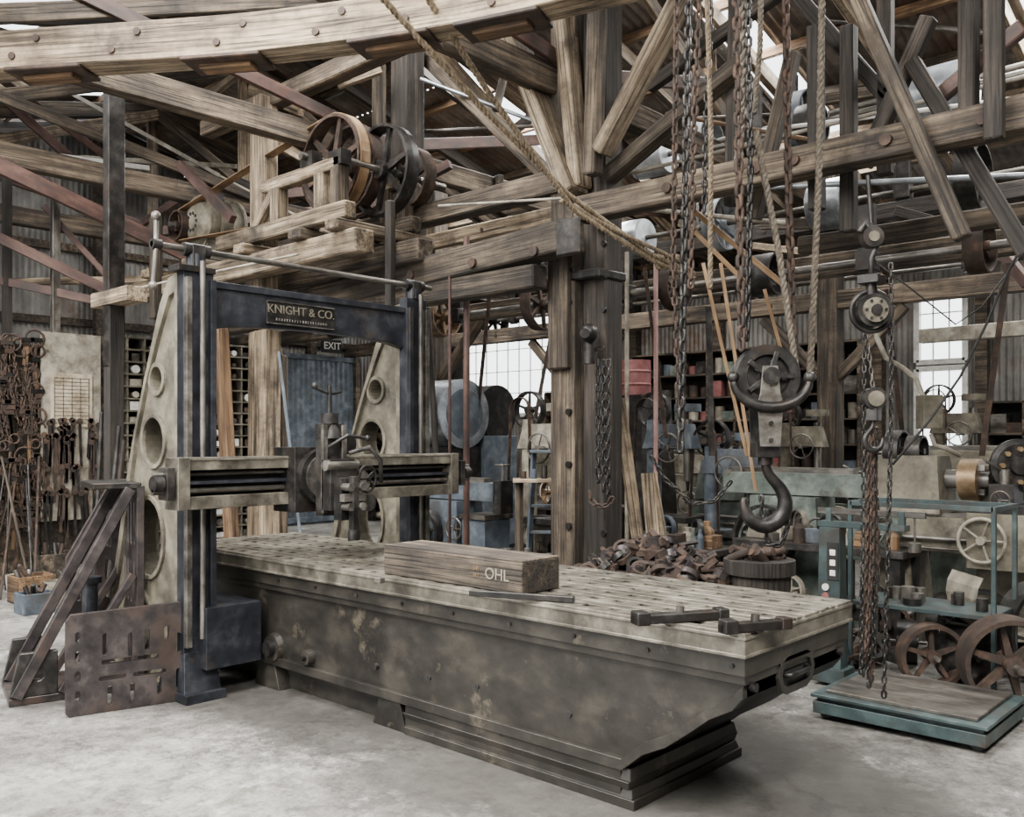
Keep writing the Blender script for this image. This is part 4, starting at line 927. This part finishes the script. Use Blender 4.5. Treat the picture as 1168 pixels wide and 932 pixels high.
stand_wheel(1010,7.3,.2,.1,rust,(.4,-.9,0)); stand_wheel(1190,6.4,.35,.16,iron_d,(.8,-.5,0)); stand_wheel(1080,7.2,.24,.1,iron_d,(1,-.2,0))
stand_wheel(905,7.4,.2,.1,iron_d,(.4,-.9,0)); stand_wheel(1035,6.9,.16,.14,iron_d,(.9,.3,0))
b=MB('scrap_iron_pile'); pc_=FL(920,7.0)
for i in range(110):
    p=pc_+Vector((random.gauss(0,.3),random.gauss(0,.22),random.uniform(.03,.22))); q=random.uniform(0,3.1); mm=random.choice([rust,rust,iron_d,steel])
    if i%2: b.box(p,(random.uniform(.06,.22),random.uniform(.04,.1),random.uniform(.03,.08)),mm,R=Matrix.Rotation(q,3,'Z')@Matrix.Rotation(random.uniform(-.4,.4),3,'X'))
    else: b.lathe([(.05,-.02),(.08,-.02),(.08,.02),(.05,.02)],p,(random.uniform(-1,1),random.uniform(-1,1),1),mm,14,closed=True)
b.build()
b=MB('sheet_metal_guard'); p=FL(1150,6.7)+Z*.55; b.band([p+Vector((.35*math.cos(q)*C_,.35*math.cos(q)*S_,.3*math.sin(q))) for q in np.linspace(2.6,5.6,12)],FW,.45,cream,.006); b.bx(p.x-.2,p.x+.2,p.y-.1,p.y+.2,0,.26,iron_d); b.build()
b=MB('face_plate_wheel'); p=PD(1160,531,7.2); b.lathe([(0,-.03),(.2,-.03),(.21,.0),(.21,.04),(.17,.05),(.08,.05),(.07,.09),(0,.09)],p,(.55,-.8,0),iron_d,32)
for i in range(8):
    q=i*math.pi/4; t_,a_,b_=frame(Vector((.55,-.8,0))); c=p+t_*.05+(a_*math.cos(q)+b_*math.sin(q))*.13; b.cyl(c,c+t_*.03,.02,brass,seg=10)
b.box(Vector((p.x-.1,p.y+.25,p.z/2)),(.5,.4,p.z),iron_l,top=(.7,.7)); b.build(.003)
b=MB('electrical_conduit'); d=7.6
b.tube([PD(x,y,d) for x,y in((995,340),(1000,385),(1010,408),(1030,420),(1045,432),(1052,450),(1052,480))],.022,cream,8)
c=PD(1060,470,d); b.box(c,(.16,.16,.28),iron_l,R=Matrix.Rotation(math.radians(42),3,'Z'))
b.tube([PD(x,y,d) for x,y in((1062,495),(1066,508),(1080,512),(1095,520))],.02,cream,8); b.build(.004)
b=MB('power_cable'); b.tube([PD(x,y,6.4) for x,y in((1180,255),(1150,310),(1125,370),(1095,430),(1060,480),(1035,510),(1018,530))],.009,black,6)
b.tube([PD(x,y,6.6) for x,y in((1180,270),(1120,350),(1090,370),(1040,330),(1000,300))],.006,black,6); b.build()
def shaft(v,z,u0,u1,ps,nm='overhead_line_shaft'):
    b=MB(nm); b.cyl((u0,v,z),(u1,v,z),.035,steel,seg=12)
    for (u,R,w,m,sp) in ps:
        if sp: b.pulley((u,v,z),X_,R,w,m,sp,.018)
        else: b.lathe([(.03,-w/2),(R*.96,-w/2),(R,-w/2+.02),(R*1.01,0),(R,w/2-.02),(R*.96,w/2),(.03,w/2)],(u,v,z),X_,m,30)
    for u in np.arange(u0+.5,u1,2.6): b.beam((u,v,z-.1),(u,v,z+.5),.07,.14,iron_d,up=X_); b.box((u,v,z),(.16,.16,.16),iron_d)
    b.build(.003)
q1=PV(872,314,4.6)
shaft(4.6,q1.z,-9,5.5,[(q1.x,.2,.28,iron_d,5),(q1.x-1.0,.24,.12,rust,6),(q1.x+1.9,.22,.15,rust,6),(-4.5,.3,.15,rust,6),(-6.2,.25,.2,wood_o,6)])
shaft(6.6,4.35,-12,5.5,[(-8.5,.3,.2,rust,6),(-6.3,.35,.16,iron_d,6),(-4.6,.25,.4,galvd,0),(-3.3,.33,.18,galvd,6),(-1.9,.28,.4,galvd,0),(-.4,.35,.2,iron_d,6),(1.2,.3,.16,iron_d,6)])
shaft(8.9,3.9,-12,5.5,[(-9.4,.3,.2,iron_d,6),(-7,.3,.16,rust,6),(-4.1,.35,.18,iron_d,6),(-2.2,.25,.16,wood_o,6),(.4,.3,.2,rust,6)])
q2=PV(745,180,5.6); q3=PV(1075,106,5.0); q4=PV(800,186,5.6)
shaft(5.6,q2.z,-5,3,[(q2.x,.22,.45,galvd,0),(q4.x,.28,.3,galvd,6),(q4.x+1.2,.3,.2,bluegrey,6)])
shaft(5.0,q3.z,-2.5,5.5,[(q3.x,.24,.5,galvd,0),(q3.x+1.1,.3,.2,galvd,6),(q3.x-1.2,.2,.2,iron_d,6)])
b=MB('leather_drive_belt')
def bl(x1,y1,d1,x2,y2,d2,w=.05,m=leather): b.band([PD(x1,y1,d1),PD((x1+x2)/2,(y1+y2)/2,(d1+d2)/2),PD(x2,y2,d2)],X_,w,m,.006)
bl(802,300,7.2,852,520,7.6,.03); bl(822,300,7.3,862,560,7.6,.03); bl(760,215,7.4,900,330,7.4,.05); bl(790,262,7.4,850,322,7.4,.04)
bl(872,330,7.6,905,450,7.8,.03); bl(808,350,8.2,812,520,8.4,.06,iron_d); bl(735,305,9.2,760,500,9.2,.04,rust)
bl(640,320,10,610,480,9.9,.05,rust); bl(560,320,11,545,470,11.2,.06,rust); bl(1010,330,9,1030,500,9.3,.05,rust); bl(1150,300,7.8,1120,520,8,.05,rust)
b.build()
b=MB('overhead_pipe_run')
for (x1,y1,d1,x2,y2,d2,r,m) in((690,205,8.5,1180,85,6.5,.018,cream),(860,150,9,1180,110,7,.02,white),(480,150,10,900,130,9.5,.02,steel),(250,200,11,500,330,9,.012,cream),(150,330,9,340,290,8.5,.012,cream),(500,235,8.5,660,225,7.8,.012,cream),(760,130,9,1010,175,7.5,.02,wood_o),(700,235,9.5,900,255,9,.025,cream),(900,20,10,1168,40,9,.03,steel),(480,90,9.5,640,150,9,.02,galvd),(850,215,8,1168,200,7,.025,galvd)):
    b.cyl(PD(x1,y1,d1),PD(x2,y2,d2),r,m,seg=8)
b.build()
b=MB('overhead_timber_struts')
random.seed(21)
for i in range(44):
    x=random.uniform(200,1150); y=random.uniform(60,300); d=random.uniform(9,13)
    a=PD(x,y,d); dv=Vector((random.choice([-1,1])*random.uniform(.2,1),random.uniform(-.6,.6),random.uniform(-.5,.6)))*random.uniform(.7,1.5)
    e=a+dv
    if max(a.z,e.z)>6 or roofz(a.y)-a.z<.4 or roofz(e.y)-e.z<.4: continue
    b.beam(a,e,.08,random.uniform(.07,.14),random.choice([wood_m,wood_l,wood_d,rustpur,wood_m]))
b.build(.006)
rack('parts_shelf',-12.3,4.3,6.2,2.6,5,7,.4,.8,wood_d); rack('parts_shelf',-12.3,8.4,10.2,2.4,4,6,.4,.8,iron_d)
def shelf_back(u0,u1,z1,nx,nz):
    b=MB('parts_shelf')
    v=V1-.25
    b.bx(u0,u1,v-.02,v,0,z1,black)
    for i in range(nx+1): x=u0+(u1-u0)*i/nx; b.bx(x-.02,x+.02,v-.4,v,0,z1,wood_m)
    for j in range(nz+1): z=z1*j/nz; b.bx(u0,u1,v-.4,v,max(0,z-.015),z+.015,wood_m)
    for i in range(nx):
        for j in range(nz):
            for k in range(2):
                c=u0+(u1-u0)*(i+.28+.44*k)/nx; z=z1*j/nz+.016; h_=z1/nz*random.uniform(.3,.7); mm=random.choice([rust,iron_d,steel,cream,red,bluegrey,green])
                if random.random()<.5: b.bx(c-.1,c+.1,v-.35,v-.05,z,z+h_,mm)
                else: b.cyl((c,v-.2,z),(c,v-.2,z+h_),.09,mm)
    b.build()
shelf_back(-9.4,-7.7,2.6,4,6); shelf_back(-7.3,-3.1,3.2,8,8); shelf_back(-1.3,1.,2.2,5,5)
# ------------------------------------------------------------------ lighting
w=bpy.data.worlds.new('sky'); bpy.context.scene.world=w; w.use_nodes=True
bg=w.node_tree.nodes['Background']; bg.inputs['Color'].default_value=(.95,.975,1.0,1); bg.inputs['Strength'].default_value=4.6
def area(nm,loc,sx,sy,pw,rot=(0,0,0),col=(1,.97,.92)):
    l=bpy.data.lights.new(nm,'AREA'); l.shape='RECTANGLE'; l.size=sx; l.size_y=sy; l.energy=pw; l.color=col
    o=bpy.data.objects.new(nm,l); bpy.context.scene.collection.objects.link(o); o.location=loc; o.rotation_euler=rot; return o
for s_ in sky[4:]:
    um=(s_[0]+s_[1])/2; vm=(s_[2]+s_[3])/2; sl=math.atan(.25)*(1 if vm<3 else -1)
    area('skylight_fill',(um,vm,roofz(vm)+.06),s_[1]-s_[0],(s_[3]-s_[2]),205*(s_[1]-s_[0])*(s_[3]-s_[2]),(sl,0,0))  # area lamps added at roof openings to boost light from above
cd=bpy.data.cameras.new('camera'); co=bpy.data.objects.new('camera',cd); bpy.context.scene.collection.objects.link(co)
co.location=CAM; co.rotation_euler=(math.radians(90),0,math.atan2(S_,C_)); cd.sensor_width=36; cd.lens=F/1168*36; cd.shift_y=34/1168; cd.clip_start=.05
bpy.context.scene.camera=co
